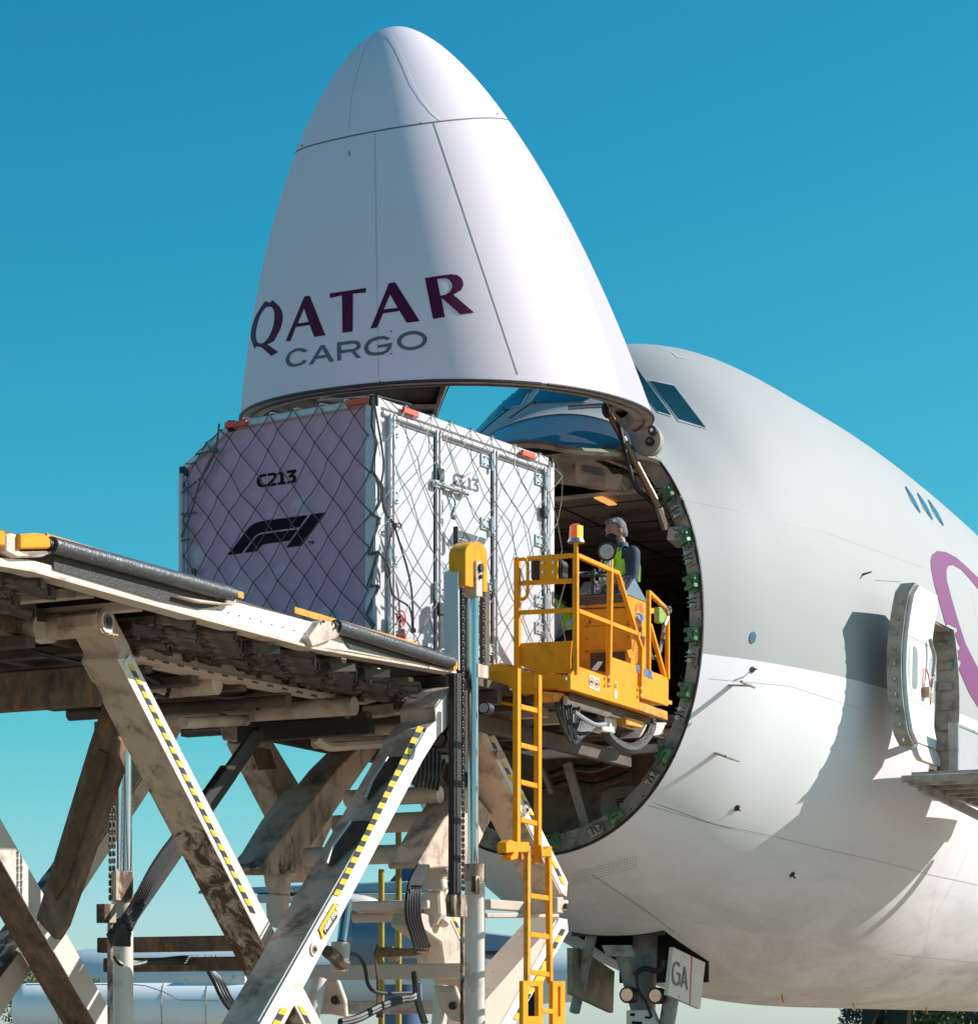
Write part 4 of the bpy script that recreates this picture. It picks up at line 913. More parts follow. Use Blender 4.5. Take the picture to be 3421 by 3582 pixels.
# ================================================================ CARGO LOADER
ldr=Thing('cargo_loader','cream scissor lift cargo loader with yellow operator cab raised to the nose opening','cargo loader',(-6,.3,0))
UD=1.95      # near edge of the deck
def up(name,pl,u,w_,m,par=None,bev=0,label=None,sm=False): mb=MB(); mb.upoly(pl,u,w_); return ldr.part(name,mb,m,parent=par,bevel=bev,label=label,smooth=sm)
def ap(name,pl,a,w_,m,par=None,bev=0,label=None): mb=MB(); mb.apoly(pl,a,w_); return ldr.part(name,mb,m,parent=par,bevel=bev,label=label)
def tb(name,p,q,r,m,par=None,n=14,label=None,thing=None): mb=MB(); mb.tube(V(p),V(q),r,n); return (thing or ldr).part(name,mb,m,parent=par,smooth=True,label=label)
def brr(name,p,q,w_,h_,m,par=None,bev=.01): mb=MB(); mb.bar(V(p),V(q),w_,h_); return ldr.part(name,mb,m,parent=par,bevel=bev)
def hose(name,pts,r,m=None,par=None): mb=MB(); mb.path(spline([V(p) for p in pts],7),r,7); return ldr.part(name,mb,m or m_black,parent=par,smooth=True)
# bumper tubes + guide rails
T1a,T1b=pu(179,1906,UD),pu(808,2079,UD); T2a,T2b=pu(1175,2191,UD),pu(1576,2317,UD)
for a,b in ((T1a,T1b),(T2a,T2b)):
    t=tb('bumper_tube',a,b,.058,m_tube,n=20,label='worn black bumper tube along the deck edge')
    for p,s_ in ((a,-1),(b,1)): 
        mb=MB(); q=(p[0]+.05*s_,p[1],p[2]); mb.tube(V(p),V(q),.035,12); ldr.part('tube_axle',mb,m_dark,parent=t)
R_=lambda a,b,h,nm_,m_: up(nm_,[(a[0],a[1]),(b[0],b[1]),(b[0],b[1]+h),(a[0],a[1]+h)],UD-.12,.02,m_,bev=.003)
R_((164,1865),(853,2072),24,'guide_rail',m_yelw); R_((1031,2122),(1465,2250),24,'guide_rail',m_yelw)
up('rail_end_block',[(70,1868),(125,1864),(160,1868),(178,1884),(180,1912),(172,1918),(70,1920)],UD+.03,.14,m_yel,bev=.01)
up('rail_end_block',[(-60,1850),(20,1857),(20,1910),(-60,1905)],UD+.02,.12,m_yel,bev=.01)
up('rail_bracket',[(20,1870),(40,1864),(70,1872),(70,1925),(110,1940),(180,1930),(188,1918),(188,1932),(150,1948),(60,1950),(20,1930)],UD,.12,m_cream,bev=.01)
up('rail_bracket',[(795,2068),(812,2074),(827,2088),(827,2108),(815,2118),(700,2108),(620,2085),(790,2110)],UD+.02,.10,m_cream,bev=.006)
up('rail_bracket',[(1117,2178),(1130,2170),(1178,2180),(1186,2200),(1186,2225),(1172,2235),(1092,2262),(1080,2230)],UD+.02,.10,m_cream,bev=.006)
for x,y in ((1129,2175),(1168,2178),(1172,2197)): 
    mb=MB(); c=V(pu(x,y,UD+.03)); mb.tube(c,c-Vector((0,.015,0)),.012,8); ldr.part('bolt_head',mb,m_dark)
up('rail_end_block',[(1574,2300),(1592,2300),(1602,2318),(1602,2340),(1588,2346)],UD+.02,.1,m_yel,bev=.006)
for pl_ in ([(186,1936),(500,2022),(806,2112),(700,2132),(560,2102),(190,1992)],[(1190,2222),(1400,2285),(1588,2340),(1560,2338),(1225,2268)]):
    up('painted_shadow_strip',pl_,UD-.035,.008,m_dark)  # dark sheets painting the shade below the bumper tubes
# side channel of the deck
ch=MB(); ch.upoly([(-80,1945),(105,1958),(727,2122),(830,2108),(1092,2176),(1186,2215),(1597,2332),(1597,2349),(1222,2279),(1100,2263),(727,2168),(105,1992),(-80,1960)],UD-.05,.03)
ldr.part('side_channel',ch,m_creamc,bevel=.004,label='white side channel below the bumper tubes')
up('channel_flange',[(-80,1958),(105,1988),(727,2162),(1100,2262),(1597,2349),(1597,2356),(1100,2271),(727,2172),(105,1998),(-80,1968)],UD-.02,.16,m_cream)
for i in range(9):
    x=760+i*38; y=2133+i*10.4
    mb=MB(); c=V(pu(x,y,UD-.05)); mb.tube(c,c-Vector((0,.006,0)),.006,6); ldr.part('hole',mb,m_rust)
DZ=pu(900,2130,UD)[2]+.02
AEND=pu(1597,2340,UD)[0]; DU0=-1.75
# cross channels, longitudinal beams, castor rollers
for i in range(16):
    a=AEND-.35-i*.62; mb=MB(); mb.hexa([V(q) for q in [(a,DU0,DZ-.19),(a+.09,DU0,DZ-.19),(a+.09,UD-.3,DZ-.19),(a,UD-.3,DZ-.19),(a,DU0,DZ-.12),(a+.09,DU0,DZ-.12),(a+.09,UD-.3,DZ-.12),(a,UD-.3,DZ-.12)]])
    ldr.part('cross_channel',mb,m_cream if i%3==1 else m_grime,bevel=.004)
rl_=MB()
rl_.mi=0
for k in (-1,0,1):
    c=Vector((k*.055,0,0)); d=Vector((.02,.11,.02 if k else -.015)); rl_.tube(c-d,c+d,.032,10)
rl_.mi=1
rl_.bar((-.10,.12,-.01),(.10,.12,-.01),.015,.06); rl_.bar((-.10,-.12,-.01),(.10,-.12,-.01),.015,.06); rl_.bar((-.1,-.12,.02),(-.1,.12,.02),.015,.03); rl_.tube((.02,.1,-.06),(.02,.1,.03),.03,6)
rme=mkmesh('roller',rl_,[m_roller,M('roller_bracket',(.12,.085,.06),.5,dirt=(.03,.02,.015),damt=.6)],smooth=True)
random.seed(5); nr=0
for i in range(26):
    a=AEND-.2-i*.31
    for j in range(11):
        u=UD-.42-j*.31+(.15 if i%2 else 0)
        if u<-1.2 or nr>=290 or (u>.95 and -11.7<a<-10.45): continue
        o=bpy.data.objects.new('roller',rme); COL.objects.link(o); o.parent=ldr.o; nr+=1
        o.location=V((a+random.uniform(-.02,.02),u,DZ-.20-random.uniform(0,.05)))-ldr.org; o.rotation_euler=(random.uniform(-.12,.12),random.uniform(-.1,.1),random.choice((.6,.6,-.6))+random.uniform(-.15,.15)); o.scale=(1.15,1.15,1.15)
mb=MB(); mb.box((AEND-9.8,DU0,DZ+.02),(AEND,UD-.14,DZ+.05)); ldr.part('deck_plate',mb,m_oily)
up('main_beam',[(432,2172),(800,2265),(1283,2378),(1560,2345),(1560,2385),(1290,2462),(800,2372),(445,2292)],.95,.05,m_cream,bev=.004,label='long beige beam under the deck edge')
up('beam_flange',[(440,2284),(800,2362),(1290,2452),(1290,2464),(800,2376),(440,2298)],1.02,.22,m_cream)
for i in range(14):
    x=470+i*52; y=2296+i*11.6; up('flange_tab',[(x,y-6),(x+18,y-2),(x+18,y+4),(x,y)],1.03,.02,m_oily)
up('main_beam',[(-80,2110),(250,2175),(290,2230),(270,2270),(-80,2180)],.8,.06,m_rust,bev=.004,label='rusty left end of the under-deck beam')
up('main_beam',[(-80,2200),(120,2235),(500,2330),(900,2400),(1290,2470),(1290,2520),(900,2480),(500,2420),(-80,2290)],-.1,.08,m_oily,bev=.004)
up('main_beam',[(-80,2260),(600,2420),(1240,2500),(1240,2540),(600,2490),(-80,2350)],-1.2,.08,m_oily,bev=.004)
for i,(x,y,u0,u1) in enumerate([(140,2195,.9,-1.5),(520,2330,.9,-1.5),(760,2395,.9,-1.5),(1010,2450,.9,-1.4),(1240,2470,1.2,-1.4)]):
    p=pu(x,y,u0); tb('cross_tube',p,(p[0],u1,p[2]),.06 if i%2 else .085,m_oily if i%2 else m_cream)
for i in range(9):
    a=-11.2+i*.75; mb=MB(); mb.box((a,-1.6,4.28+(i%3)*.05),(a+.12,.9,4.36+(i%3)*.05)); ldr.part('cross_member',mb,m_oily,bevel=.006)
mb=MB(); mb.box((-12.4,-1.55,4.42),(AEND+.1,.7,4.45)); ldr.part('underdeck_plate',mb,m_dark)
# black lower subframe with pipes
ap('subframe_beam',[(775,2545),(800,2600),(1290,2565),(1290,2510),(830,2528)],-6.6,.12,m_dark,bev=.006)
ap('subframe_bracket',[(625,2540),(640,2500),(760,2490),(800,2530),(800,2590),(778,2590),(765,2530),(650,2545)],-7.2,.15,m_cream,bev=.008)
for pts in ([(540,2430),(580,2440),(590,2400),(560,2360),(520,2370)],[(640,2420),(800,2440),(880,2420),(890,2370)],[(300,2290),(420,2330),(560,2390),(640,2400)],[(0,2240),(160,2290),(340,2330),(460,2340)],[(900,2480),(1000,2440),(1100,2430),(1260,2440)]):
    hose('underdeck_hose',[pu(x,y,.6) for x,y in pts],.02)
tb('steel_pipe',pu(1105,2600,.4),pu(1360,2588,.2),.055,m_cream); hose('steel_pipe',[pu(x,y,.5) for x,y in ((1100,2582),(1150,2612),(1240,2608),(1370,2600))],.045,m_cream)
tb('steel_pipe',pu(640,2530,.5),pu(860,2520,.2),.05,m_cream); brr('short_lever',pu(1200,2552,1.0),pu(1220,2490,1.0),.05,.03,m_cream)
ap('pivot_cross_beam',[(1265,2470),(1430,2452),(1430,2490),(1265,2512)],-5.4,.14,m_cream,bev=.008)
# ---- scissor arms
B1=[(373,2123),(397,2140),(412,2175),(453,2253),(470,2309),(1180,3690),(1115,3690),(410,2305),(418,2275),(388,2216),(358,2208),(328,2195),(326,2145)]
b1=up('scissor_arm',B1,1.35,.33,m_grime,bev=.012,label='grimy front scissor arm with hazard tape, knuckle at the top')
c=V(pu(373,2175,1.36)); mb=MB(); mb.tube(c,c+Vector((0,.52,0)),.105,22); ldr.part('pivot_boss',mb,m_grime,parent=b1,smooth=True)
for r_,d_,m_ in ((.085,.012,m_creamc),(.055,.018,m_console),(.03,.028,m_oily)): mb=MB(); mb.tube(c,c-Vector((0,d_,0)),r_,20); ldr.part('pivot_cap',mb,m_,parent=b1,smooth=True)
mb=MB(); q=c+Vector((0,.50,0)); mb.tube(q,q+Vector((0,.10,0)),.125,20); ldr.part('pivot_collar',mb,m_creamc,smooth=True)
tb('rusty_torsion_tube',tuple((q.x,-(q.y+.1),q.z)),pu(-80,2085,.55),.09,m_rust)
side=up('arm_side_plate',[(412,2306),(466,2300),(1180,3690),(1118,3690)],1.36,.01,m_creamc)
up('weld_patch',[(432,2318),(456,2290),(462,2296),(440,2345)],1.367,.01,M('weld',(.85,.83,.8),.35,bump=.8,bscale=60))
B2=[(1521,2476),(1560,2415),(1578,2402),(1592,2425),(1590,2460),(1570,2541),(1531,2580),(1479,2665),(912,3740),(820,3740),(1492,2548),(1524,2522)]
b2=up('scissor_arm',B2,1.80,.36,m_smudge,bev=.012,label='pale scissor arm with hazard tape and 14000 KG MAX plate')
up('arm_side_plate',[(1522,2480),(1575,2412),(1588,2450),(1568,2539),(1530,2578),(1477,2663),(915,3735),(824,3735),(1494,2548),(1526,2522)],1.812,.012,m_creamc)
up('side_groove',[(1478,2560),(1482,2562),(905,3575),(901,3573)],1.815,.004,m_seaml)
c=V(pu(1575,2440,1.82)); 
for r_,d_,m_ in ((.05,.02,m_console),(.028,.04,m_rust)): mb=MB(); mb.tube(c,c-Vector((0,d_,0)),r_,16); ldr.part('pivot_cap',mb,m_,parent=b2,smooth=True)
c=V(pu(1096,3322,1.815))
for r_,d_,m_ in ((.055,.012,m_creamc),(.035,.018,M('brass',(.5,.4,.2),.35,metal=.8)),(.018,.026,m_dark)): mb=MB(); mb.tube(c,c-Vector((0,d_,0)),r_,20); ldr.part('pivot_cap',mb,m_,parent=b2,smooth=True)
# recesses in B2's upper face
def onB2(px,py,lift=0):   # a point on the wide upper face of the second arm
    p0=V(pu(1478,2560,1.8)); p1=V(pu(901,3573,1.8)); t=(p1-p0).normalized(); n=t.cross(Vector((0,1,0))).normalized()
    if n.z<0: n=-n
    d=rl(px,py); k=(p0+n*lift-CAML).dot(n)/d.dot(n); return CAML+d*k
Z5=lambda x,y:(800+x*.6527,2300+y*.6527)
for pl in ([(850,536),(925,532),(962,532),(885,600),(755,755),(748,765),(735,748),(770,660)],[(655,880),(720,876),(765,880),(700,960),(562,1108),(540,1120),(525,1105),(560,1010)]):
    mb=MB(); mb.prism([onB2(*Z5(x,y),.004) for x,y in pl],(onB2(0,0,-.0)-onB2(0,0,-.01))*.5); ldr.part('recess',mb,m_oily,parent=b2)
    e=[pl[0],pl[-1],pl[-2],pl[-3]]; mb=MB(); mb.path([onB2(*Z5(*pl[0]),.012),onB2(*Z5(*pl[-1]),.012),onB2(*Z5(*pl[-2]),.012)],.014,6); ldr.part('recess_lip',mb,m_creamc,parent=b2,smooth=True)
# hazard tape: alternating yellow and black pieces of flat print
m_ty=M('tape_yellow',(.80,.50,.02),.45); m_tk=M('tape_black',(.03,.032,.035),.45)
def tape(p0,p1,wpx,u,step=26,rev=0,n=None):
    mb=MB(); L=math.hypot(p1[0]-p0[0],p1[1]-p0[1]); n=n or int(L/step)
    for i in range(n):
        t0,t1=i/n,(i+1)/n; x0,y0=p0[0]+(p1[0]-p0[0])*t0,p0[1]+(p1[1]-p0[1])*t0; x1,y1=p0[0]+(p1[0]-p0[0])*t1,p0[1]+(p1[1]-p0[1])*t1
        mb.mi=(i+rev)%2; k=wpx*.28; mb.prism([V(pu(x,y,u)) for x,y in ((x0,y0),(x0+wpx,y0+k),(x1+wpx,y1+k),(x1,y1))],(0,.002,0))
    return ldr.part('hazard_tape',mb,[m_ty,m_tk])
tape((447,2320),(878,3192),17,1.366,27)
tape((1462,2540),(1168,3130),20,1.822,21)
tape((1043,3520),(1088,3610),17,1.366,27); tape((985,3525),(950,3590),22,1.822,24)
pl=up('load_plate',[(1172,3157),(1186,3190),(1130,3288),(1117,3250)],1.826,.004,M('plate_yellow',(.85,.52,.03),.4))
up('plate_triangle',[(1172,3192),(1178,3196),(1136,3255),(1145,3226)],1.83,.003,m_white); up('plate_band',[(1176,3192),(1182,3208),(1140,3272),(1133,3258)],1.833,.003,m_tk)
mb=MB(); o_=V(pu(1138,3268,1.84)); ex=(V(pu(1180,3202,1.84))-o_); L=ex.length; ex.normalize(); ey=(V(pu(1133,3258,1.84))-o_); ey=(ey-ex*ey.dot(ex)).normalized()
text_mesh('14000 KG MAX',mb,o_+ey*.01,ex,ey,.062,bold=.002); ldr.part('plate_text',mb,m_white,parent=pl)
# far scissor arms (left of picture)
up('scissor_arm',[(-90,2700),(475,3695),(392,3695),(-90,2850)],-.30,.33,m_rust,bev=.012,label='rusty far scissor arm at the left edge')
up('arm_side_plate',[(-90,2706),(473,3690),(398,3690),(-90,2850)],-.29,.012,m_creamc)
up('scissor_arm',[(640,2540),(540,2740),(217,3233),(-80,3680),(-170,3680),(-30,3440),(281,3034),(492,2711),(600,2520)],-.75,.34,m_grime,bev=.012,label='grimy rising arm behind the rusty brace')
up('arm_side_plate',[(638,2545),(538,2742),(215,3236),(-78,3680),(-130,3680),(-20,3450),(300,3030),(505,2715),(602,2530)],-.74,.012,m_cream)
# ties and brace between the arms of the front pair
P=pu(345,2400,1.05); brr('cross_tie',P,(P[0],-1.2,P[2]),.11,.30,m_rust)
P=pu(560,3306,.9); Q1=pu(880,3300,1.05); brr('cross_tie',Q1,(Q1[0]-.02,-.45,Q1[2]),.12,.13,m_rust)
Q2=pu(900,3372,1.05); brr('cross_tie',Q2,(Q2[0]-.02,-.45,Q2[2]-.0),.12,.12,m_rust)
a_=pu(365,2480,1.0)[0]
mb=MB(); mb.prism([V(pa(x,y,a_+.35)) for x,y in ((358,2463),(419,2592),(413,2700),(223,3240),(190,3290),(123,3215),(311,2600))],(.10,0,0)); ldr.part('diagonal_brace',mb,m_rust,bevel=.012)
mb=MB(); mb.prism([V(pa(x,y,a_+.32)) for x,y in ((340,2620),(376,2640),(235,3080),(195,3150),(180,3110))],(.05,0,0)); ldr.part('brace_channel',mb,M('brace_rust',(.20,.10,.04),.8,dirt=(.07,.04,.02),damt=.7,dscale=6,bump=.6),label='rust-streaked inner channel of the brace')
# hose carrier and hose bundle
brr('hose_carrier',pu(905,2560,.35),pu(395,3290,.35),.10,.12,m_dark); brr('hose_carrier',pu(800,2700,.33),pu(640,2930,.33),.12,.15,m_dark)
for k in range(6):
    hose('hydraulic_hose',[pu(880+k*4,2560,.45),pu(740+k*5,2760,.47),pu(560+k*8,2990,.48),pu(470+k*8,3150,.50+.02*k),pu(430+k*9,3215,.5),pu(412+k*8,3270,.48),pu(400+k*10,3310,.45)],.019)
for k in range(4):
    hose('hydraulic_hose',[pu(400+k*14,3345,.3),pu(440+k*10,3380-k*4,.35),pu(560+k*20,3360+k*4,.4),pu(690,3355+k*5,.42),pu(740+k*8,3420,.5),pu(780+k*10,3500,.6),pu(830+k*8,3560,.7)],.02)
# ---- right lift mast
UM=1.9
tb('lift_cylinder',pu(1661,3028,UM),pu(1661,3720,UM),.094,m_creamc,n=24,label='white outer lift cylinder, right mast')
mb=MB(); c=V(pu(1661,3024,UM)); mb.tube(c,c-Vector((0,0,.16)),.100,24); ldr.part('cylinder_head',mb,m_grime,smooth=True)
tb('lift_rod',pu(1655,2085,UM),pu(1655,3024,UM),.05,m_chrome,n=28,label='chromed rod of the right lift mast')
up('valve_block',[(1663,3065),(1679,3065),(1679,3130),(1663,3120)],UM+.11,.05,m_grime,bev=.004)
Zc=lambda x,y:(1560+x*.4584,1820+y*.4584)
arch=[(148,500),(148,260)]+[(232+math.cos(math.radians(180-t))*84,262-math.sin(math.radians(180-t))*100) for t in range(10,175,12)]+[(316,262),(318,552),(285,545),(285,330),(215,308),(215,515)]
cap=up('sheave_cover',[Zc(x,y) for x,y in arch],UM+.06,.17,m_yel,bev=.006,label='yellow arched sheave cover on the right mast')
up('sheave_plate',[Zc(x,y) for x,y in ((232,310),(280,322),(280,585),(232,580))],UM+.085,.12,m_cream,par=None,bev=.006)
c=V(pu(*Zc(262,365),UM+.09)); mb=MB(); mb.tube(c,c-Vector((0,.02,0)),.040,16); mb.tube(c-Vector((0,0,.08)),c-Vector((0,.02,.08)),.02,12); ldr.part('sheave_pin',mb,m_dark,parent=cap,smooth=True)
def chain(x0,y0,y1,u,par=None,dz=.055):
    p,q=pu(x0,y0,u),pu(x0,y1,u); n=int((p[2]-q[2])/dz); me=None
    mb=MB(); mb.ball((0,0,.012),.019,8,5,(1,.45,.9)); mb.bar((0,0,-.02),(0,0,.02),.028,.012); mb.ball((0,0,-.014),.017,8,5,(1,.45,.8)); me=mkmesh('chain_link',mb,m_roller,smooth=True)
    for i in range(n):
        o=bpy.data.objects.new('chain_link',me); COL.objects.link(o); o.parent=ldr.o; o.location=V((p[0],p[1],p[2]-i*dz))-ldr.org; o.rotation_euler=(0,0,.0 if i%2 else .3)
chain(1620,2062,3140,UM+.05); chain(1691,2075,2350,UM+.03)
up('chain_guard',[(1590,2355),(1614,2355),(1614,3155),(1588,3155)],UM,.06,m_dark,bev=.004); up('chain_guard',[(1627,2060),(1640,2060),(1640,2700),(1627,2700)],UM-.1,.05,m_dark)
up('chain_anchor',[(1588,3130),(1635,3130),(1635,3210),(1588,3208)],UM+.06,.08,m_grime,bev=.006)
tb('tie_rod',pu(1617,3205,UM),pu(1617,3720,UM),.02,m_grime)
ap('mast_plate',[(1551,2002),(1560,1998),(1602,2000),(1604,2345),(1553,2290)],pu(1600,2100,UM)[0],.03,m_alu,bev=.003,label='tall pale plate beside the mast')
up('mast_rail',[(1697,2035),(1713,2040),(1713,2375),(1697,2370)],UM-.1,.06,m_oily,bev=.004); up('mast_rail',[(1606,2045),(1632,2050),(1632,2400),(1606,2390)],UM-.16,.06,m_oily,bev=.004)
up('mast_shoe',[(1672,2320),(1708,2330),(1708,2375),(1672,2370)],UM+.06,.1,m_cream,bev=.006)
# left mast (far side)
UL=.30
tb('lift_cylinder',pu(428,3050,UL),pu(428,3720,UL),.088,m_creamc,n=22,label='white outer lift cylinder, left mast'); tb('lift_rod',pu(438,2600,UL),pu(438,3050,UL),.055,m_chrome,n=22,label='chromed rod of the left mast')
up('valve_block',[(406,3049),(466,3049),(466,3160),(406,3150)],UL+.09,.05,m_grime,bev=.005); chain(386,2600,3170,UL,dz=.06); chain(398,2600,3170,UL,dz=.06)
up('chain_anchor',[(365,3163),(408,3163),(408,3230),(365,3230)],UL+.05,.08,m_grime,bev=.005); tb('tie_rod',pu(385,3230,UL),pu(385,3720,UL),.022,m_grime)
tb('red_sleeve',pu(421,2560,UL-.06),pu(421,3040,UL-.06),.03,M('red_sleeve',(.45,.08,.05),.5))
# ---- far arms in the middle: bridge scissors
def Z6(x,y): return (1500+x*.6528,2300+y*.6528)
U3=1.25
br1=up('bridge_arm',[Z6(x,y) for x,y in ((295,310),(365,440),(745,1205),(740,1285),(700,1270),(640,1150),(270,400))],U3,.36,m_smudge,bev=.012,label='bridge arm sloping down to the right with hazard tape')
up('arm_side_plate',[Z6(x,y) for x,y in ((297,312),(365,440),(745,1205),(738,1283),(712,1262),(270,372))],U3+.008,.008,m_creamc)
tape(Z6(290,350),Z6(350,490),13,U3+.014,24); tape(Z6(388,555),Z6(440,660),13,U3+.014,24); tape(Z6(490,730),Z6(560,880),13,U3+.014,24); tape(Z6(655,1085),Z6(715,1215),12,U3+.014,24)
c=V(pu(*Z6(518,818),U3+.01))
for r_,d_,m_ in ((.06,.012,m_creamc),(.04,.02,m_grime),(.02,.03,m_dark)): mb=MB(); mb.tube(c,c-Vector((0,d_,0)),r_,20); ldr.part('pivot_cap',mb,m_,parent=br1,smooth=True)
tb('pivot_pin',pu(*Z6(385,525),U3+.12),pu(*Z6(385,525),U3-.1),.045,m_cream)
br2=up('bridge_arm',[Z6(x,y) for x,y in ((700,1395),(742,1405),(748,1470),(330,2200),(220,2200),(300,1850))],U3+.3,.36,m_cream,bev=.012,label='lower bridge arm rising to the right behind the ladder')
up('arm_side_plate',[Z6(x,y) for x,y in ((700,1400),(742,1405),(748,1470),(330,2200),(258,2200))],U3+.312,.012,m_creamc); tape(Z6(712,1455),Z6(455,1940),14,U3+.32,24,1)
pl=up('load_plate',[Z6(x,y) for x,y in ((612,1650),(640,1685),(590,1790),(560,1745))],U3+.33,.006,M('plate_yellow',(.85,.52,.03),.4))
up('knuckle',[Z6(x,y) for x,y in ((690,1290),(722,1285),(725,1300),(750,1302),(748,1350),(725,1360),(720,1375),(690,1370))],U3+.2,.3,m_cream,bev=.01)
c=V(pu(*Z6(730,1335),U3+.21)); mb=MB(); mb.tube(c,c-Vector((0,.03,0)),.03,12); ldr.part('pivot_cap',mb,m_dark)
brr('bridge_tie',pu(*Z6(300,1325),.9),pu(*Z6(690,1350),1.15),.14,.10,m_cream); brr('bridge_tie',pu(*Z6(300,1385),.95),pu(*Z6(690,1385),1.2),.05,.05,m_cream)
# crossing arm pair with knuckles
for (ox,u0,lab) in ((0,.95,'near'),(-548,-.75,'far')):
    T=lambda pl:[(x+ox,y+(0 if not ox else 10)) for x,y in pl]
    k=up('bridge_arm',T([(1640,2750),(1715,2842),(1730,2850),(1700,2905),(1620,3080),(1575,3035),(1468,3038),(1465,3020),(1560,2860)]),u0,.34,m_smudge,bev=.012,label=lab+' crossing arm ending in a knuckle')
    ap('knuckle',T([(1466,3036),(1562,3036),(1570,3050),(1545,3070),(1550,3110),(1530,3118),(1478,3112),(1470,3070)]),pu(1500+ox,3070,u0)[0],.12,m_cream,bev=.015)
    ap('knuckle_link',T([(1478,3116),(1535,3116),(1540,3200),(1520,3240),(1480,3230),(1475,3160)]),pu(1500+ox,3070,u0)[0]+.05,.14,m_cream,bev=.02)
    c=V(pu(1548+ox,3130,u0+.02)); mb=MB(); mb.tube(c,c-Vector((0,.06,0)),.05,16); ldr.part('knuckle_pin',mb,m_creamc,smooth=True); mb=MB(); mb.tube(c-Vector((0,.06,0)),c-Vector((0,.09,0)),.02,10); ldr.part('pin_head',mb,m_rust)
up('bridge_arm',[(1470,3195),(1500,3200),(1560,3190),(1610,3270),(1780,3600),(1700,3600),(1600,3420),(1560,3420),(1545,3300),(1462,3240)],.95,.3,m_cream,bev=.015,label='crossing arm running down behind the mast')
tape((1575,3200),(1650,3360),12,.962,24); tape((1695,3410),(1730,3480),12,.962,24); up('arm_side_plate',[(1565,3195),(1610,3205),(1735,3480),(1700,3480)],.958,.008,m_creamc)
up('bridge_arm',[(1190,2905),(1262,2600),(1300,2570),(1340,2600),(1020,3060),(925,3060),(900,3040),(1180,2640),(1250,2600)][2:7]+[(1180,2690)],-.6,.34,m_grime,bev=.012,label='dark crossing arm behind the pale arm')
for (x0,x1,y,r_,u0,u1) in ((1210,1540,2790,.085,.9,-.7),(1175,1600,2880,.10,.95,-.8),(1075,1500,2995,.095,.9,-.75),(1250,1480,3180,.06,.85,-.2),(1240,1500,3215,.055,.85,-.2)):
    p=pu(x1,y-10,u0); d=rd(x0,y+10); q=min([(p[0],u/100,p[2]) for u in range(-250,90,4)],key=lambda q_:abs((FR@V(q_)).x/(FR@V(q_)).y*FPX+HX-x0)); tb('bridge_cross_tube',p,q,r_,m_cream)
up('bridge_arm',[(873,2600),(880,2570),(920,2560),(960,2600),(1100,2830),(1040,2920),(1030,2905)],-1.15,.28,m_grime,bev=.012,label='far upper bridge arm against the sky')
up('arm_patch',[(880,2612),(945,2622),(968,2690),(905,2695)],-1.14,.01,m_rust); up('side_tab',[(858,2676),(895,2676),(895,2694),(858,2694)],-1.2,.05,m_cream)
# lower frame beams
def crossb(x0,x1,y,u0,h,m_,w_=.12):
    p=pu(x1,y,u0); q=min([(p[0],u/100,p[2]) for u in range(-350,int(u0*100),4)],key=lambda q_:abs((FR@V(q_)).x/(FR@V(q_)).y*FPX+HX-x0)); brr('frame_beam',p,q,w_,h,m_)
crossb(1100,1660,3398,1.4,.15,m_cream); crossb(1040,1640,3525,1.35,.13,m_cream); crossb(1225,1500,3165,1.0,.08,m_creamc,.06)
for (x,y) in ((1150,3500),(1560,3520)):
    ap('gusset_plate',[(x-45,y-70),(x+30,y-70),(x+55,y),(x+60,y+60),(x+10,y+50),(x-20,y)],pu(x,y,1.3)[0],.06,m_cream,bev=.01); p=pa(x+25,y,pu(x,y,1.3)[0]-.01); mb=MB(); mb.tube(V(p),V((p[0]-.02,p[1],p[2])),.04,12); ldr.part('gusset_hole',mb,m_dark)
for (x0,y0,x1,y1) in ((1120,3430,1070,3640),(1545,3450,1530,3640)): tb('vertical_post',pu(x0,y0,1.2),pu(x1,y1,1.2),.07,m_creamc)
tb('lift_cylinder',pu(1192,3300,1.1),pu(1186,3400,1.1),.085,m_cream,label='short white cylinder behind the pale arm'); tb('lift_rod',pu(1215,3150,1.1),pu(1195,3295,1.1),.045,m_chrome,label='short chromed rod behind the pale arm')
tb('lift_rod',pu(1575,3090,1.0),pu(1565,3165,1.0),.035,m_chrome,label='chromed rod by the near knuckle'); tb('rod_cup',pu(1570,3160,1.0),pu(1545,3230,1.0),.07,m_creamc)
hose('swivel_hose',[pu(x,y,1.2) for x,y in ((1145,3330),(1170,3350),(1190,3370),(1205,3372))],.06,m_oily)
for k in range(6): hose('hydraulic_hose',[pu(1462+k*7,3030,1.05),pu(1430+k*8,3100,1.1),pu(1422+k*9,3200,1.1),pu(1440+k*9,3270,1.08),pu(1452+k*10,3310,1.0)],.02)
for k in range(6): hose('steel_pipe',[pu(1450+k*10,3308,1.0),pu(1440+k*8,3322+k*3,.95),pu(1330,3318+k*6,.8),pu(1322-k*2,3330+k*5,.8),pu(1318+k*4,3560,.6)],.009,m_rust)
hose('hydraulic_hose',[pu(x,y,1.1) for x,y in ((1215,3335),(1250,3345),(1275,3380),(1290,3450),(1330,3475),(1440,3475)) ],.018)
for k in range(2): hose('hydraulic_hose',[pu(x,y+k*10,1.3) for x,y in ((1190,3575),(1250,3560),(1330,3520),(1400,3495),(1450,3480),(1448,3400))],.028)
for k in range(3): hose('hydraulic_hose',[pu(x+k*6,y,1.3) for x,y in ((1450,3440),(1455,3500),(1480,3580))],.02)
brr('wood_chock',pu(1358,3318,.8),pu(1378,3360,.8),.10,.06,M('bare_wood',(.45,.33,.2),.7))
for x in (1334,1394): brr('yellow_post',pu(x,3042 if x<1350 else 2900,-.4),pu(x,3620,-.4),.055,.055,M('olive_yellow_paint',(.42,.30,.03),.5,dirt=(.2,.12,.03),damt=.4))
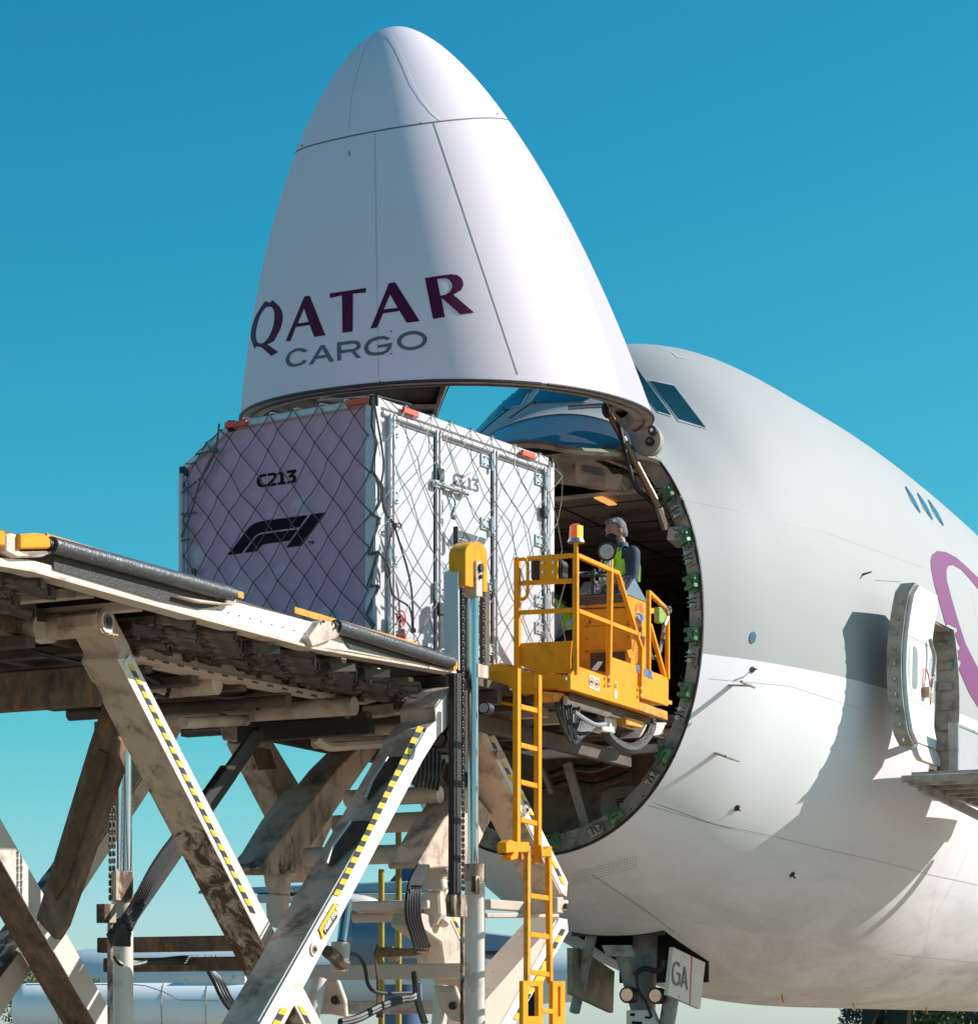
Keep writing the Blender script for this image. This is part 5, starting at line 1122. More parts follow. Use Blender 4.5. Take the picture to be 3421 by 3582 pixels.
# dark machinery filling the tangle under the bridge
random.seed(3)
for i in range(26):
    x=random.uniform(1420,1960); y=random.uniform(2440,2600); u0=random.uniform(-.6,1.3); p=pu(x,y,u0); L=random.uniform(.3,1.2)
    if i%3==0: tb('machinery_tube',p,(p[0],p[1]-L,p[2]),random.uniform(.03,.07),random.choice((m_oily,m_dark,m_cream)))
    elif i%3==1: brr('machinery_bar',p,(p[0]+L*.6,p[1],p[2]+random.uniform(-.05,.05)),.06,.10,random.choice((m_oily,m_cream,m_dark)))
    else: hose('hydraulic_hose',[p,(p[0]+.1,p[1]-.1,p[2]-.18),(p[0]+.2,p[1]-.3,p[2]-.15),(p[0]+.3,p[1]-.4,p[2]+.05)],.018)
for i in range(8):
    x=1440+i*14; p=pu(x,2600+i*4,1.0); hose('hydraulic_hose',[p,(p[0],p[1],p[2]-.25),(p[0]+.15,p[1]-.1,p[2]-.35),(p[0]+.3,p[1]-.1,p[2]-.05)],.018)
# bridge deck from the mast to the airplane
BA0,BA1=AEND+.1,-.35
mb=MB(); mb.box((BA0,-1.5,DZ-.02),(BA1,1.65,DZ+.06)); ldr.part('bridge_deck',mb,m_oily)
for i in range(8):
    a=BA0+.2+i*.55
    if a<BA1-.1: mb=MB(); mb.box((a,-1.45,DZ-.16),(a+.09,1.7,DZ-.03)); ldr.part('bridge_cross_channel',mb,random.choice((m_cream,m_oily,m_oily)),bevel=.005)
for u in (-1.0,0.2,1.3): brr('bridge_beam',(BA0,u,DZ-.27),(BA1-.2,u,DZ-.27),.10,.16,m_oily)
brr('bridge_nose',(BA1,-1.4,DZ-.0),(BA1,1.6,DZ-.0),.10,.14,m_black)
# ---- operator cab (yellow), hung on the near side of the bridge
UC=2.35; ZP=Zc
AC=pu(*ZP(990,700),UC)[0]
def sp(name,pl,w_=.03,m=m_yel,u=UC,par=None,bev=.004,label=None): return up(name,[ZP(x,y) for x,y in pl],u,w_,m,par,bev,label)
def rail(p,q,u=UC,w_=.042,name='guard_rail',m=m_yel): return brr(name,pu(*ZP(*p),u),pu(*ZP(*q),u),w_,w_,m,bev=.004)
def frail(p,q,a=None,w_=.042,name='guard_rail',m=m_yel): a=AC if a is None else a; return brr(name,pa(*ZP(*p),a),pa(*ZP(*q),a),w_,w_,m,bev=.004)
rail((990,255),(990,1175),w_=.05,name='corner_post'); rail((1000,268),(1312,405)); rail((1308,398),(1490,985)); rail((1488,975),(1482,1360),w_=.05)
rail((1005,692),(1475,875)); rail((1255,385),(1240,1270),w_=.05,name='rail_post')
rail((1545,535),(1545,1150),name='rail_post'); rail((1550,550),(1690,690)); rail((1688,670),(1690,1215),name='rail_post'); rail((1555,795),(1665,1190))
frail((545,285),(545,1470),w_=.055,name='corner_post'); frail((620,295),(985,268)); frail((570,482),(975,462)); frail((568,706),(975,685)); 
mb=MB(); mb.path(spline([V(pa(*ZP(x,y),AC-.06)) for x,y in ((560,300),(600,298),(622,330),(624,440),(622,560),(600,596),(560,604))],6),.018,8); ldr.part('grab_handle',mb,m_yel,smooth=True)
ap('kick_panel',[ZP(x,y) for x,y in ((568,938),(960,920),(950,1070),(955,1168),(700,1170),(568,1110))],AC+.02,.02,m_yel,bev=.003)
sp('side_fascia',[(950,1185),(1000,1112),(1240,1195),(1268,1045),(1457,1110),(1457,1262),(1480,1275),(1475,1450),(950,1290)],.04,label='yellow side fascia with warning stickers')
sp('end_panel',[(1503,1130),(1700,1200),(1697,1420),(1503,1358)],.03,u=UC+.01)
sp('end_bumper',[(1475,1385),(1690,1460),(1692,1528),(1475,1450)],.05,m_yelw,u=UC-.02)
ap('front_fascia',[ZP(x,y) for x,y in ((310,1130),(560,1150),(955,1185),(950,1290),(700,1285),(310,1275))],AC-.02,.04,m_yel,bev=.004,label='front fascia of the cab floor')
ap('fascia_step',[ZP(x,y) for x,y in ((320,1100),(420,1098),(520,1120),(520,1150),(320,1142))],AC-.0,.05,m_yel,bev=.004)
fz=pa(*ZP(950,1270),AC)[2]
A2=pu(*ZP(1690,1400),UC)[0]
mb=MB(); mb.box((AC,1.68,fz-.02),(A2,UC-.04,fz+.03)); ldr.part('cab_floor',mb,m_yelw)
mb=MB(); mb.box((AC+.2,1.75,fz-.10),(A2-.1,UC-.15,fz-.03)); ldr.part('floor_frame',mb,m_oily)
ap('lamp_bracket',[ZP(x,y) for x,y in ((715,292),(852,290),(850,456),(715,460))],AC-.015,.02,m_yel,bev=.003)
for x,y in ((740,326),(820,322),(740,398),(820,396)): mb=MB(); c=V(pa(*ZP(x,y),AC-.02)); mb.tube(c,c-Vector((.012,0,0)),.014,8); ldr.part('bolt_head',mb,m_steel)
ap('flood_lamp',[ZP(x,y) for x,y in ((642,295),(870,290),(888,330),(885,420),(870,452),(642,458))],AC+.03,.16,m_black,bev=.02)
mb=MB(); mb.prism([V(pa(*ZP(x,y),AC+.195)) for x,y in ((860,292),(888,300),(888,440),(860,455))],(.01,0,0)); ldr.part('lamp_glass',mb,m_glassb)
# beacon
c=V(pu(*ZP(992,172),UC)); mb=MB(); mb.tube(c-Vector((0,0,.16)),c,.022,10); ldr.part('beacon_stem',mb,m_yel,smooth=True)
mb=MB(); mb.tube(c,c+Vector((0,0,.035)),.085,20,r2=.072); bc=ldr.part('beacon_base',mb,m_steel,smooth=True)
mb=MB(); mb.tube(c+Vector((0,0,.035)),c+Vector((0,0,.16)),.066,20,r2=.058); mb.tube(c+Vector((0,0,.16)),c+Vector((0,0,.178)),.058,20,r2=.035); ldr.part('amber_lens',mb,m_amber,parent=bc,smooth=True)
for k in range(3):
    for r_ in range(8):
        t=math.radians(222+k*20); p=c+Vector((math.cos(t)*.069,math.sin(t)*.069,.046+r_*.0145)); mb=MB(); mb.box((p.x-.004,-p.y-.007,p.z-.004),(p.x+.004,-p.y+.007,p.z+.004)); ldr.part('led',mb,m_led,parent=bc)
# work lamp on post
rail((1255,285),(1255,390),name='lamp_post',w_=.045)
c=V(pu(*ZP(1228,242),UC)); d=Vector((-.9,-.35,-.12)).normalized()
mb=MB(); mb.tube(c-d*.05,c+d*.06,.075,20,r2=.094); wl=ldr.part('work_lamp',mb,m_black,smooth=True); mb=MB(); mb.tube(c+d*.055,c+d*.064,.072,20); ldr.part('lamp_lens',mb,M('work_lens',(.42,.40,.38),.25,metal=.3,coat=.5),parent=wl)
mb=MB(); mb.bar(c+Vector((.06,0,-.13)),c+Vector((.06,0,.02)),.03,.06); ldr.part('lamp_yoke',mb,m_steel)
# console
UK=2.12
AK=pu(*ZP(1383,800),UK)[0]; AK2=pu(*ZP(1545,900),UK)[0]
kz=lambda x,y,a=None: pa(*ZP(x,y),AK if a is None else a)
cz_t,cz_b=kz(1383,570)[2],fz+.03
ul=pa(*ZP(1010,800),AK)[1]
mb=MB(); mb.prism([V(q) for q in ((AK,UK,pu(*ZP(1425,1080),UK)[2]-.15),(AK,UK,cz_t),(AK2,UK,pu(*ZP(1540,632),UK)[2]),(AK2,UK,cz_b))],(0,UK-ul,0)); cab=ldr.part('console_cabinet',mb,m_yel,bevel=.008,label='yellow control cabinet with swirl logo')
T_=lambda pl,u=UK+.004: [V(pu(*ZP(x,y),u)) for x,y in pl]
mb=MB(); mb.prism(T_([(1365,563),(1440,440),(1542,632)]),(0,UK-ul+.03,0)); cp=ldr.part('console_head',mb,m_console,bevel=.006,label='slate blue wedge-shaped console head')
pf0=V(pu(*ZP(1362,556),UK)); pf1=V(pu(*ZP(1438,440),UK)); nx=Vector((0,1,0)); tt=(pf1-pf0).normalized(); nn=tt.cross(nx).normalized()
if nn.z<0: nn=-nn
def onp(f,g,h=.004): return pf0+tt*(pf1-pf0).length*f+nx*(UK-ul)*g+nn*h
mb=MB(); mb.hexa([onp(.05,.04,.003),onp(.05,.47,.003),onp(.95,.47,.003),onp(.95,.04,.003),onp(.05,.04,.01),onp(.05,.47,.01),onp(.95,.47,.01),onp(.95,.04,.01)]); ldr.part('switch_panel',mb,M('switch_panel',(.09,.085,.075),.4,metal=.3),parent=cp)
mb=MB(); mb.hexa([onp(.05,.52,.003),onp(.05,.98,.003),onp(.95,.98,.003),onp(.95,.52,.003),onp(.05,.52,.01),onp(.05,.98,.01),onp(.95,.98,.01),onp(.95,.52,.01)]); ldr.part('switch_panel',mb,M('switch_panel_tan',(.22,.19,.13),.4),parent=cp)
random.seed(9)
for i in range(34):
    f,g=random.uniform(.1,.9),random.choice((random.uniform(.07,.45),random.uniform(.07,.45),random.uniform(.55,.95))); mb=MB(); p=onp(f,g,.01)
    if i%3==0: mb.tube(p,p+nn*.018,.016,10); ldr.part('push_button',mb,random.choice((m_btng,m_btnr,m_btnr,m_white)),parent=cp,smooth=True)
    else: mb.tube(p,p+nn*.045+tt*random.uniform(-.02,.02),.006,6); mb.tube(p,p+nn*.008,.013,8); ldr.part('toggle_switch',mb,m_steel,parent=cp,smooth=True)
mb=MB(); mb.prism([V((AK-.03,ul-.02,cz_t-.07)),V((AK-.03,UK+.01,cz_t-.07)),V((AK-.03,UK+.01,cz_t-.02)),V((AK-.03,ul-.02,cz_t-.02))],(.05,0,0)); ldr.part('console_lip',mb,M('dark_lip',(.05,.055,.065),.35),parent=cp,bevel=.004)
def kp(name,pl,off,m,w_=.01,par=cab,bev=0): mb=MB(); mb.prism([V(pa(*ZP(x,y),AK-off)) for x,y in pl],(w_,0,0)); return ldr.part(name,mb,m,parent=par,bevel=bev)
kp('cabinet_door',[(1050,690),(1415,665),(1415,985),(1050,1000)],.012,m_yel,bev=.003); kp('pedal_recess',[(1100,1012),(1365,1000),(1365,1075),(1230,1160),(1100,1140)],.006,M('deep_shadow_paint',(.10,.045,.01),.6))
kp('seam',[(1010,672),(1372,660),(1372,667),(1010,679)],.014,m_dark); kp('seam',[(1050,808),(1400,790),(1400,794),(1050,812)],.016,M('seam_orange',(.4,.16,.01),.5))
for x,y in ((1075,790),(1075,812),(1390,775),(1390,797),(1392,888),(1390,985),(1075,905),(1074,1000),(1371,672)): kp('bolt_head',[(x-4,y-4),(x+4,y-4),(x+4,y+4),(x-4,y+4)],.02,m_dark)
kp('pedal',[(1108,1140),(1160,1078),(1200,1080),(1150,1150)],.12,m_steel,.02); kp('data_plate',[(1010,622),(1048,622),(1070,672),(1030,672)],.02,M('tan_tag',(.55,.33,.08),.5),.004)
# wheel
c=V(pu(*ZP(1122,412),UK-.32)); W=[]; mb=MB()
for i in range(29):
    t=2*math.pi*i/28; W.append(c+Vector((.20*math.cos(t),.20*math.sin(t),.05*math.cos(t)+.02*math.sin(t))))
mb.path(W,.016,8); sw_=ldr.part('steering_wheel',mb,m_black,smooth=True)
mb=MB(); mb.ball(c,.055,12,8,(1,1,.55)); mb.bar(c,W[3],.03,.015); mb.bar(c,W[13],.03,.015); mb.bar(c,W[21],.03,.015); ldr.part('wheel_hub',mb,m_black,parent=sw_,smooth=True)
mb=MB(); mb.tube(c-Vector((0,0,.2)),c,.025,12,r2=.02); ldr.part('wheel_column',mb,m_black,parent=sw_,smooth=True)
mb=MB(); q=W[16]; mb.tube(q,q+Vector((0,0,.07)),.018,8); ldr.part('wheel_knob',mb,m_black,parent=sw_,smooth=True)
# print on the cabinet side
def side_print(pls,m,name='logo_shape',label=None,u=UK+.006,zf=ZP,par=cab):
    v,f=fill2d([[zf(x,y) for x,y in p] for p in pls],500); mb=MB(); P=[V(pu(x,y,u)) for x,y in v]; mb.add(P,[tuple(t) for t in f])
    n=(P[f[0][1]]-P[f[0][0]]).cross(P[f[0][2]]-P[f[0][0]])
    if n.dot(CAML-P[0])<0: mb.f=[t[::-1] for t in mb.f]
    return ldr.part(name,mb,m,label=label,fixn=False,parent=par) if hasattr(ldr,'part') else None
m_lo=M('logo_orange',(.80,.17,.03),.4); m_lb=M('logo_blue',(.02,.16,.42),.4); m_dk=M('dark_print',(.06,.045,.04),.5); m_bl=M('blue_print',(.08,.22,.48),.5); m_wr=M('sticker_cream',(.75,.62,.45),.5)
side_print([smoothpoly([(1452,702),(1448,665),(1462,635),(1482,626),(1500,640),(1510,680),(1508,712),(1490,690),(1468,672),(1470,655),(1485,655),(1488,668),(1500,700),(1470,695)][:6]+[(1506,706),(1490,690),(1478,680),(1488,668),(1478,656),(1466,672),(1462,690)],2)],m_lo,label='orange upper half of the swirl logo')
side_print([smoothpoly([(1440,714),(1470,704),(1496,716),(1508,732),(1505,760),(1490,784),(1476,776),(1462,752),(1454,728),(1470,732),(1476,750),(1486,752),(1490,738),(1478,722)],2)],m_lb,label='blue lower half of the swirl logo')
exs=(V(pu(*ZP(1545,905),UK))-V(pu(*ZP(1400,850),UK))).normalized(); exs=Vector((1,0,0)); up_=Vector((0,0,1))
for i,chx in enumerate('威海广泰'):
    mb=MB(); p=V(pu(*ZP(1466+i*3,885+i*66),UK+.007)); text_mesh(chx,mb,p,exs,up_,.135)
    if mb.f: ldr.part('chinese_character',mb,m_dk,parent=cab,label='Chinese character '+chx)
mb=MB(); text_mesh('WEIHAI',mb,V(pu(*ZP(1456,808),UK+.007)),Vector((0,0,-1)),exs,.045); ldr.part('side_lettering',mb,m_dk,parent=cab)
mb=MB(); text_mesh('GUANGTAI',mb,V(pu(*ZP(1452,935),UK+.007)),Vector((0,0,-1)),exs,.062); ldr.part('side_lettering',mb,m_dk,parent=cab)
mb=MB(); text_mesh('PI',mb,V(pu(*ZP(1456,1160),UC+.006)),exs,up_,.11,bold=.003); ldr.part('blue_lettering',mb,m_bl)
mb=MB(); text_mesh('7AIR',mb,V(pu(*ZP(1508,1190),UC+.016)),exs,up_,.125,bold=.004); ldr.part('blue_lettering',mb,m_bl)
for cx_,cy_ in ((1113,1232),(1153,1250)):
    side_print([[(cx_-20,cy_-52),(cx_+19,cy_-45),(cx_+19,cy_+58),(cx_-20,cy_+50)]],m_wr,'warning_sticker',u=UC+.004,par=None)
    side_print([ell(cx_,cy_,18,33,0,20),ell(cx_,cy_,14,26,0,20)],m_stick,'prohibition_ring',u=UC+.006,par=None)
    side_print([[(cx_-10,cy_-4),(cx_-4,cy_-12),(cx_+8,cy_-6),(cx_+10,cy_+12),(cx_-8,cy_+10)]],m_tk,'warning_symbol',u=UC+.0065,par=None)
side_print([[(1284,1225),(1310,1232),(1310,1300),(1284,1292)]],m_ty,'warning_sticker',u=UC+.004,par=None); side_print([[(1297,1240),(1306,1285),(1288,1280)],[(1297,1250),(1302,1279),(1292,1276)]],m_tk,'warning_symbol',u=UC+.006,par=None); side_print([[(1284,1296),(1308,1303),(1308,1365),(1284,1356)]],m_wr,'warning_sticker',u=UC+.004,par=None)
for x,y in ((1230,1195),(1230,1250),(1480,1283),(1480,1337),(905,1210)): mb=MB(); c=V(pu(*ZP(x,y),UC+.02)); mb.tube(c,c-Vector((0,.02,0)),.016,8); ldr.part('bolt_head',mb,m_steel)
# strap and glass bottle holder on the rear rail
for dx in (0,.035): hose('safety_strap',[(lambda q:(q[0]+dx,q[1],q[2]))(pu(*ZP(x,y),UC-.05)) for x,y in ((1665,800),(1655,880),(1630,990),(1590,1050),(1560,1030),(1558,960))],.02,m_black if dx else M('grey_strap',(.3,.27,.25),.6))
mb=MB(); mb.path(spline([V(pu(*ZP(x,y),UC+.03)) for x,y in ((1660,660),(1700,690),(1715,700),(1710,668),(1690,668),(1700,720),(1670,800),(1662,860))],4),.012,6); ldr.part('steel_hook',mb,m_chrome,smooth=True)
sp('green_pouch',[(1625,660),(1650,665),(1672,700),(1690,735),(1660,790),(1628,780)],.06,M('green_pouch',(.30,.42,.08),.4,bump=.3),u=UC+.02,bev=.01)
sp('cross_bar',[(1555,670),(1640,672),(1640,712),(1555,712)],.03,m_yelw,u=UC-.5)
# underside: bracket, cable loom, white pipes
sp('loom_bracket',[(795,1310),(905,1320),(915,1345),(880,1385),(830,1385)],.15,m_yelw,u=UC-.2)
for k in range(9):
    x=850+k*17; hose('cable_loom',[pu(*ZP(x,1300),UC-.25),pu(*ZP(x-6+k*4,1420),UC-.22+.02*(k%3)),pu(*ZP(900+k*11,1600+k%3*20),UC-.2),pu(*ZP(945+k*10,1705-abs(k-4)*12),UC-.22),pu(*ZP(1000+k*14,1600),UC-.25),pu(*ZP(1040+k*22,1470),UC-.3)],.017)
tb('white_pipe',pu(*ZP(900,1372),UC-.2),pu(*ZP(1235,1470),UC-.2),.045,m_creamc); hose('grey_conduit',[pu(*ZP(x,y),UC-.1) for x,y in ((980,1465),(1060,1520),(1140,1560),(1215,1558))],.022,M('grey_conduit',(.32,.32,.33),.4))
tb('thin_rod',pu(*ZP(1240,1480),UC-.2),pu(*ZP(1470,1555),UC-.2),.018,m_steel); sp('white_box',[(1195,1580),(1215,1500),(1300,1505),(1310,1560),(1290,1630),(1195,1610)],.15,m_creamc,u=UC-.25,bev=.01)
sp('hose_flange',[(1370,1470),(1480,1480),(1530,1520),(1500,1585),(1375,1560)],.12,m_yelw,u=UC-.15); hose('vent_hose',[pu(*ZP(x,y),UC-.3) for x,y in ((1560,1500),(1570,1560),(1540,1640),(1490,1700),(1420,1740),(1330,1720),(1240,1650),(1190,1560),(1120,1480))],.055,M('ribbed_hose',(.05,.045,.04),.35,bump=.8,bscale=50))
sp('sill_step',[(1540,1545),(1690,1545),(1640,1640),(1480,1660)],.25,m_creamc,u=UC-.6,bev=.01)
c=V(pu(1693,2477,UC)); mb=MB(); mb.tube(c,c+Vector((.1,0,0)),.055,18); ldr.part('underside_lamp',mb,m_black,smooth=True); mb=MB(); mb.tube(c-Vector((.01,0,0)),c,.042,16); ldr.part('lamp_lens',mb,M('work_lens',(.42,.40,.38),.25))
brr('yellow_stay',pa(*ZP(255,1355),AC),pa(*ZP(720,1455),AC),.03,.03,m_yel)
# ladder
UL2=UC+.03
def lr(name,p,q,w_=.035,h_=.06,u=UL2,m=m_yel): return brr(name,pu(*Z6(*p),u),pu(*Z6(*q),u),w_,h_,m,bev=.003)
lr('ladder_rail',(472,60),(470,1060),.05,.07); lr('ladder_rail',(585,95),(583,1105),.05,.07)
ap('ladder_top_box',[Z6(x,y) for x,y in ((487,62),(598,95),(598,130),(575,200),(487,190))],AC-.05,.05,m_yel,bev=.004)
for y in (272,478,676,878,1078): lr('ladder_rung',(488,y-8),(575,y+14),.03,.045)
U4=UL2+.08
lr('ladder_rail',(527,1010),(526,1750),.045,.06,U4,m_yelw); lr('ladder_rail',(640,1040),(648,1750),.045,.06,U4)
for y in (1283,1490,1692): lr('ladder_rung',(540,y-5),(645,y+10),.03,.045,U4)
up('ladder_hook',[Z6(x,y) for x,y in ((415,995),(440,978),(470,990),(538,990),(540,1045),(480,1045),(478,1080),(440,1090),(440,1075),(462,1045),(415,1050))],U4+.04,.09,m_yel,bev=.006); up('ladder_hook',[Z6(x,y) for x,y in ((600,1005),(625,1030),(660,1012),(662,1070),(605,1068))],U4+.04,.09,m_yel,bev=.006); up('ladder_clamp',[Z6(x,y) for x,y in ((570,1060),(605,1062),(608,1110),(570,1105))],UL2+.03,.06,m_yelw)
for x0,x1,y0 in ((506,612,1735),(665,730,1737)):
    mb=MB(); 
    for pl in ([(x0,y0),(x0+26,y0),(x0+26,y0+240),(x0,y0+240)],[(x1-24,y0),(x1,y0),(x1,y0+240),(x1-24,y0+240)],[(x0+26,y0),(x1-24,y0),(x1-24,y0+28),(x0+26,y0+28)],[(x0+26,y0+190),(x1-24,y0+190),(x1-24,y0+240),(x0+26,y0+240)]): mb.upoly([Z6(x,y) for x,y in pl],U4+.06,.04)
    ldr.part('ladder_foot',mb,m_yel)
lr('ladder_rung',(600,1895),(665,1900),.03,.045,U4+.05)

# ================================================================ PEOPLE
def remesh(name,mb,mat,org,vox,parent,sm=6):
    me=mkmesh('tmp',mb,mat,org); o=bpy.data.objects.new(name,me); COL.objects.link(o)
    r=o.modifiers.new('r','REMESH'); r.mode='VOXEL'; r.voxel_size=vox; r.use_smooth_shade=True
    s_=o.modifiers.new('s','SMOOTH'); s_.factor=.5; s_.iterations=sm
    bpy.context.view_layer.update()
    m2=bpy.data.meshes.new_from_object(o.evaluated_get(bpy.context.evaluated_depsgraph_get())); m2.materials.clear(); m2.materials.append(mat)
    for p in m2.polygons: p.use_smooth=True
    o.modifiers.clear(); o.data=m2; m2.name=name; o.parent=parent; return o
def limb(mb,pts,rs,n=12):
    for (p,q),(a,b) in zip(zip(pts,pts[1:]),zip(rs,rs[1:])): mb.tube(p,q,a,n,r2=b)
    for p,r in zip(pts,rs): mb.ball(p,r,n,8)
def loft(mb,secs,n=20):   # (center, rx, ry)
    o=len(mb.v); k=len(secs)
    for c,rx,ry in secs: mb.v+=[Vector(c)+Vector((rx*math.cos(2*math.pi*i/n),ry*math.sin(2*math.pi*i/n),0)) for i in range(n)]
    mb.f+=[(o+j*n+i,o+j*n+(i+1)%n,o+(j+1)*n+(i+1)%n,o+(j+1)*n+i) for j in range(k-1) for i in range(n)]+[tuple(o+i for i in range(n))[::-1],tuple(o+(k-1)*n+i for i in range(n))]; mb.m+=[mb.mi]*((k-1)*n+2)
def person(name,label,loc_w,yaw,tilt=0,head_pitch=0,operator=True):
    """x forward, y left; feet at z=0"""
    mw=Matrix.Translation(loc_w)@Matrix.Rotation(yaw,4,'Z')@Matrix.Scale(1.06,4)
    T=Thing('person',label,'person',(0,0,0),mat=mw)
    P=lambda x,y,z: Vector((x,y,z))
    def bend(v):   # bend the upper body forward at the hips
        v=Vector(v)
        if v.z>.95 and tilt: d=v-Vector((0,0,.95)); c,s=math.cos(tilt),math.sin(tilt); return Vector((d.x*c+d.z*s,d.y,.95+d.z*c-d.x*s))
        return v
    def B(mb): mb.v=[bend(v) for v in mb.v]; return mb
    hp=Matrix.Translation((.03,0,1.52))@Matrix.Rotation(head_pitch,4,'Y')@Matrix.Translation((-.03,0,-1.52))
    H=lambda v: hp@Vector(v)
    skin=MB()
    o0=len(skin.v)
    skin.ball((.02,0,1.655),.092,20,14,(1.06,.86,1.22)); skin.ball((.055,0,1.60),.062,16,12,(1.0,.92,1.15)); skin.ball((.09,0,1.555),.028,10,8,(1,1.1,.8))
    skin.ball((.115,0,1.632),.018,10,8,(1.0,.75,1.5)); skin.ball((.125,0,1.615),.016,8,6); skin.ball((.095,0,1.672),.03,10,6,(.6,2.0,.4)); skin.ball((.10,.034,1.655),.016,8,6,(.6,1,.7)); skin.ball((.10,-.034,1.655),.016,8,6,(.6,1,.7))
    for s in (-1,1): skin.ball((.01,s*.084,1.635),.028,10,8,(.75,.35,1.15))
    limb(skin,[(-.01,0,1.58),(-.02,0,1.44)],[.056,.062])
    for v in range(o0,len(skin.v)): skin.v[v]=H(skin.v[v])
    # body under the clothes
    loft(skin,[((0,0,.90),.11,.15),((0,0,1.05),.10,.14),((0,0,1.25),.11,.16),((-.01,0,1.40),.09,.17),((-.015,0,1.47),.05,.07)])
    if operator: arms=[((-.02,-.20,1.40),(-.05,-.26,1.12),(.20,-.22,1.03),(.27,-.2,1.02)),((-.02,.20,1.40),(.02,.25,1.14),(.24,.20,1.08),(.31,.19,1.08))]
    else: arms=[((-.02,-.20,1.40),(.03,-.24,1.13),(.25,-.2,1.05),(.33,-.19,1.04)),((-.02,.20,1.40),(.05,.24,1.12),(.27,.2,1.02),(.34,.19,1.0))]
    for sh,el,wr,hd in arms:
        s=1 if sh[1]>0 else -1
        limb(skin,[P(*sh),P(*el),P(*wr)],[.045,.036,.026]); w0,h0=P(*wr),P(*hd); d=(h0-w0).normalized()
        skin.ball(w0+d*.05,.038,12,8,(1.15,1,.55))
        for k,(dy,L) in enumerate(((-.027,.065),(-.009,.078),(.009,.074),(.027,.058))):
            a=w0+d*.075+P(0,dy,0); skin.tube(a,a+d*L*.55,.0095,8); skin.ball(a+d*L*.55,.0095,8,6); skin.tube(a+d*L*.55,a+d*L*.9+P(0,0,-.028),.009,8,r2=.0075); skin.ball(a+d*L*.9+P(0,0,-.028),.0078,8,6)
        a=w0+d*.03-P(0,s*.03,0); skin.tube(a,a+d*.045-P(0,s*.018,.012),.011,8); skin.ball(a+d*.045-P(0,s*.018,.012),.010,8,6)
    for s in (-1,1): limb(skin,[P(0,s*.09,.90),P(.02,s*.10,.50),P(-.01,s*.10,.09)],[.075,.052,.036]); skin.ball((.05,s*.10,.05),.05,10,8,(2.2,.9,.9))
    body=remesh('body',B(skin),m_skin,Vector((0,0,0)),.0085,T.o,2)
    cl=MB(); loft(cl,[((.0,0,.93),.145,.175),((0,0,1.05),.14,.17),((0,0,1.22),.145,.185),((-.01,0,1.36),.13,.195),((-.015,0,1.43),.10,.15),((-.02,0,1.49),.075,.085),((-.02,0,1.53),.07,.078)])
    for sh,el,wr,hd in arms:
        w0,e0=P(*wr),P(*el); limb(cl,[P(*sh),(P(*sh)+e0)/2+P(-.01,0,0),e0,e0.lerp(w0,.55),w0-(w0-e0).normalized()*.02],[.078,.070,.058,.052,.043])
        for k in range(3): cl.ball(e0.lerp(P(*sh),k*.22)+P(.03,0,0),.05,8,6)
    remesh('jacket',B(cl),m_navy if operator else M('grey_shirt',(.42,.42,.45),.8,bump=.4,bscale=14),Vector((0,0,0)),.011,T.o,3)
    ve=MB(); 
    vs=[((0,0,.90),.165,.195),((0,0,1.05),.158,.19),((0,0,1.22),.165,.20),((-.01,0,1.34),.155,.185),((-.015,0,1.42),.125,.155),((-.02,0,1.475),.09,.115)]
    n=40; o=0
    cut=lambda i,j: (j>=3 and abs(math.sin(2*math.pi*(i+.5)/n))>.80)   # armholes
    for c,rx,ry in vs: ve.v+=[Vector(c)+Vector((rx*math.cos(2*math.pi*i/n),ry*math.sin(2*math.pi*i/n),.006*math.sin(i*2.1))) for i in range(n)]
    for j in range(len(vs)-1):
        for i in range(n):
            if not cut(i,j): ve.f.append((j*n+i,j*n+(i+1)%n,(j+1)*n+(i+1)%n,(j+1)*n+i)); ve.m.append(0)
    vest=T.part('vest',B(ve),m_vest,smooth=True,fixn=False)
    for z,t0 in ((.965,0),(1.10,1)):
        mb=MB(); 
        for i in range(n+1):
            t=2*math.pi*i/n; rx,ry=(.168,.200) if not t0 else (.163,.196); mb.v+=[Vector((rx*math.cos(t),ry*math.sin(t),z)),Vector((rx*math.cos(t),ry*math.sin(t),z+.05))]
        mb.f=[(2*i,2*i+2,2*i+3,2*i+1) for i in range(n)]; mb.m=[0]*n; T.part('reflective_band',B(mb),m_refl,parent=vest,smooth=True,fixn=False)
    for s in (-1,1):
        mb=MB(); 
        for x,z in ((.158,1.15),(.162,1.25),(.150,1.34),(.115,1.42),(.02,1.49),(-.08,1.47),(-.15,1.40),(-.175,1.30),(-.17,1.15)): mb.v+=[Vector((x,s*.085,z)),Vector((x,s*.125,z-.004))]
        mb.f=[(2*i,2*i+2,2*i+3,2*i+1) for i in range(8)]; mb.m=[0]*8; T.part('reflective_strap',B(mb),m_refl,parent=vest,smooth=True,fixn=False)
    co_=MB(); 
    loft(co_,[((-.02,0,1.47),.078,.09),((-.02,0,1.53),.068,.078),((-.022,0,1.535),.060,.07)]); T.part('collar',B(co_),M('blue_grey_collar',(.10,.14,.20),.8),smooth=True)
    tr=MB(); loft(tr,[((0,0,.80),.13,.18),((0,0,.98),.138,.172)])
    for s in (-1,1): limb(tr,[P(0,s*.095,.86),P(.02,s*.10,.50),P(0,s*.10,.12)],[.098,.076,.062])
    remesh('trousers',tr,M('black_trousers',(.015,.016,.02),.8,bump=.3),Vector((0,0,0)),.014,T.o,3)
    for s in (-1,1): mb=MB(); mb.ball((.05,s*.10,.055),.06,12,8,(2.2,.95,.9)); mb.bar((-.07,s*.10,.012),(.17,s*.10,.012),.10,.024); T.part('shoe',mb,m_black,smooth=True)
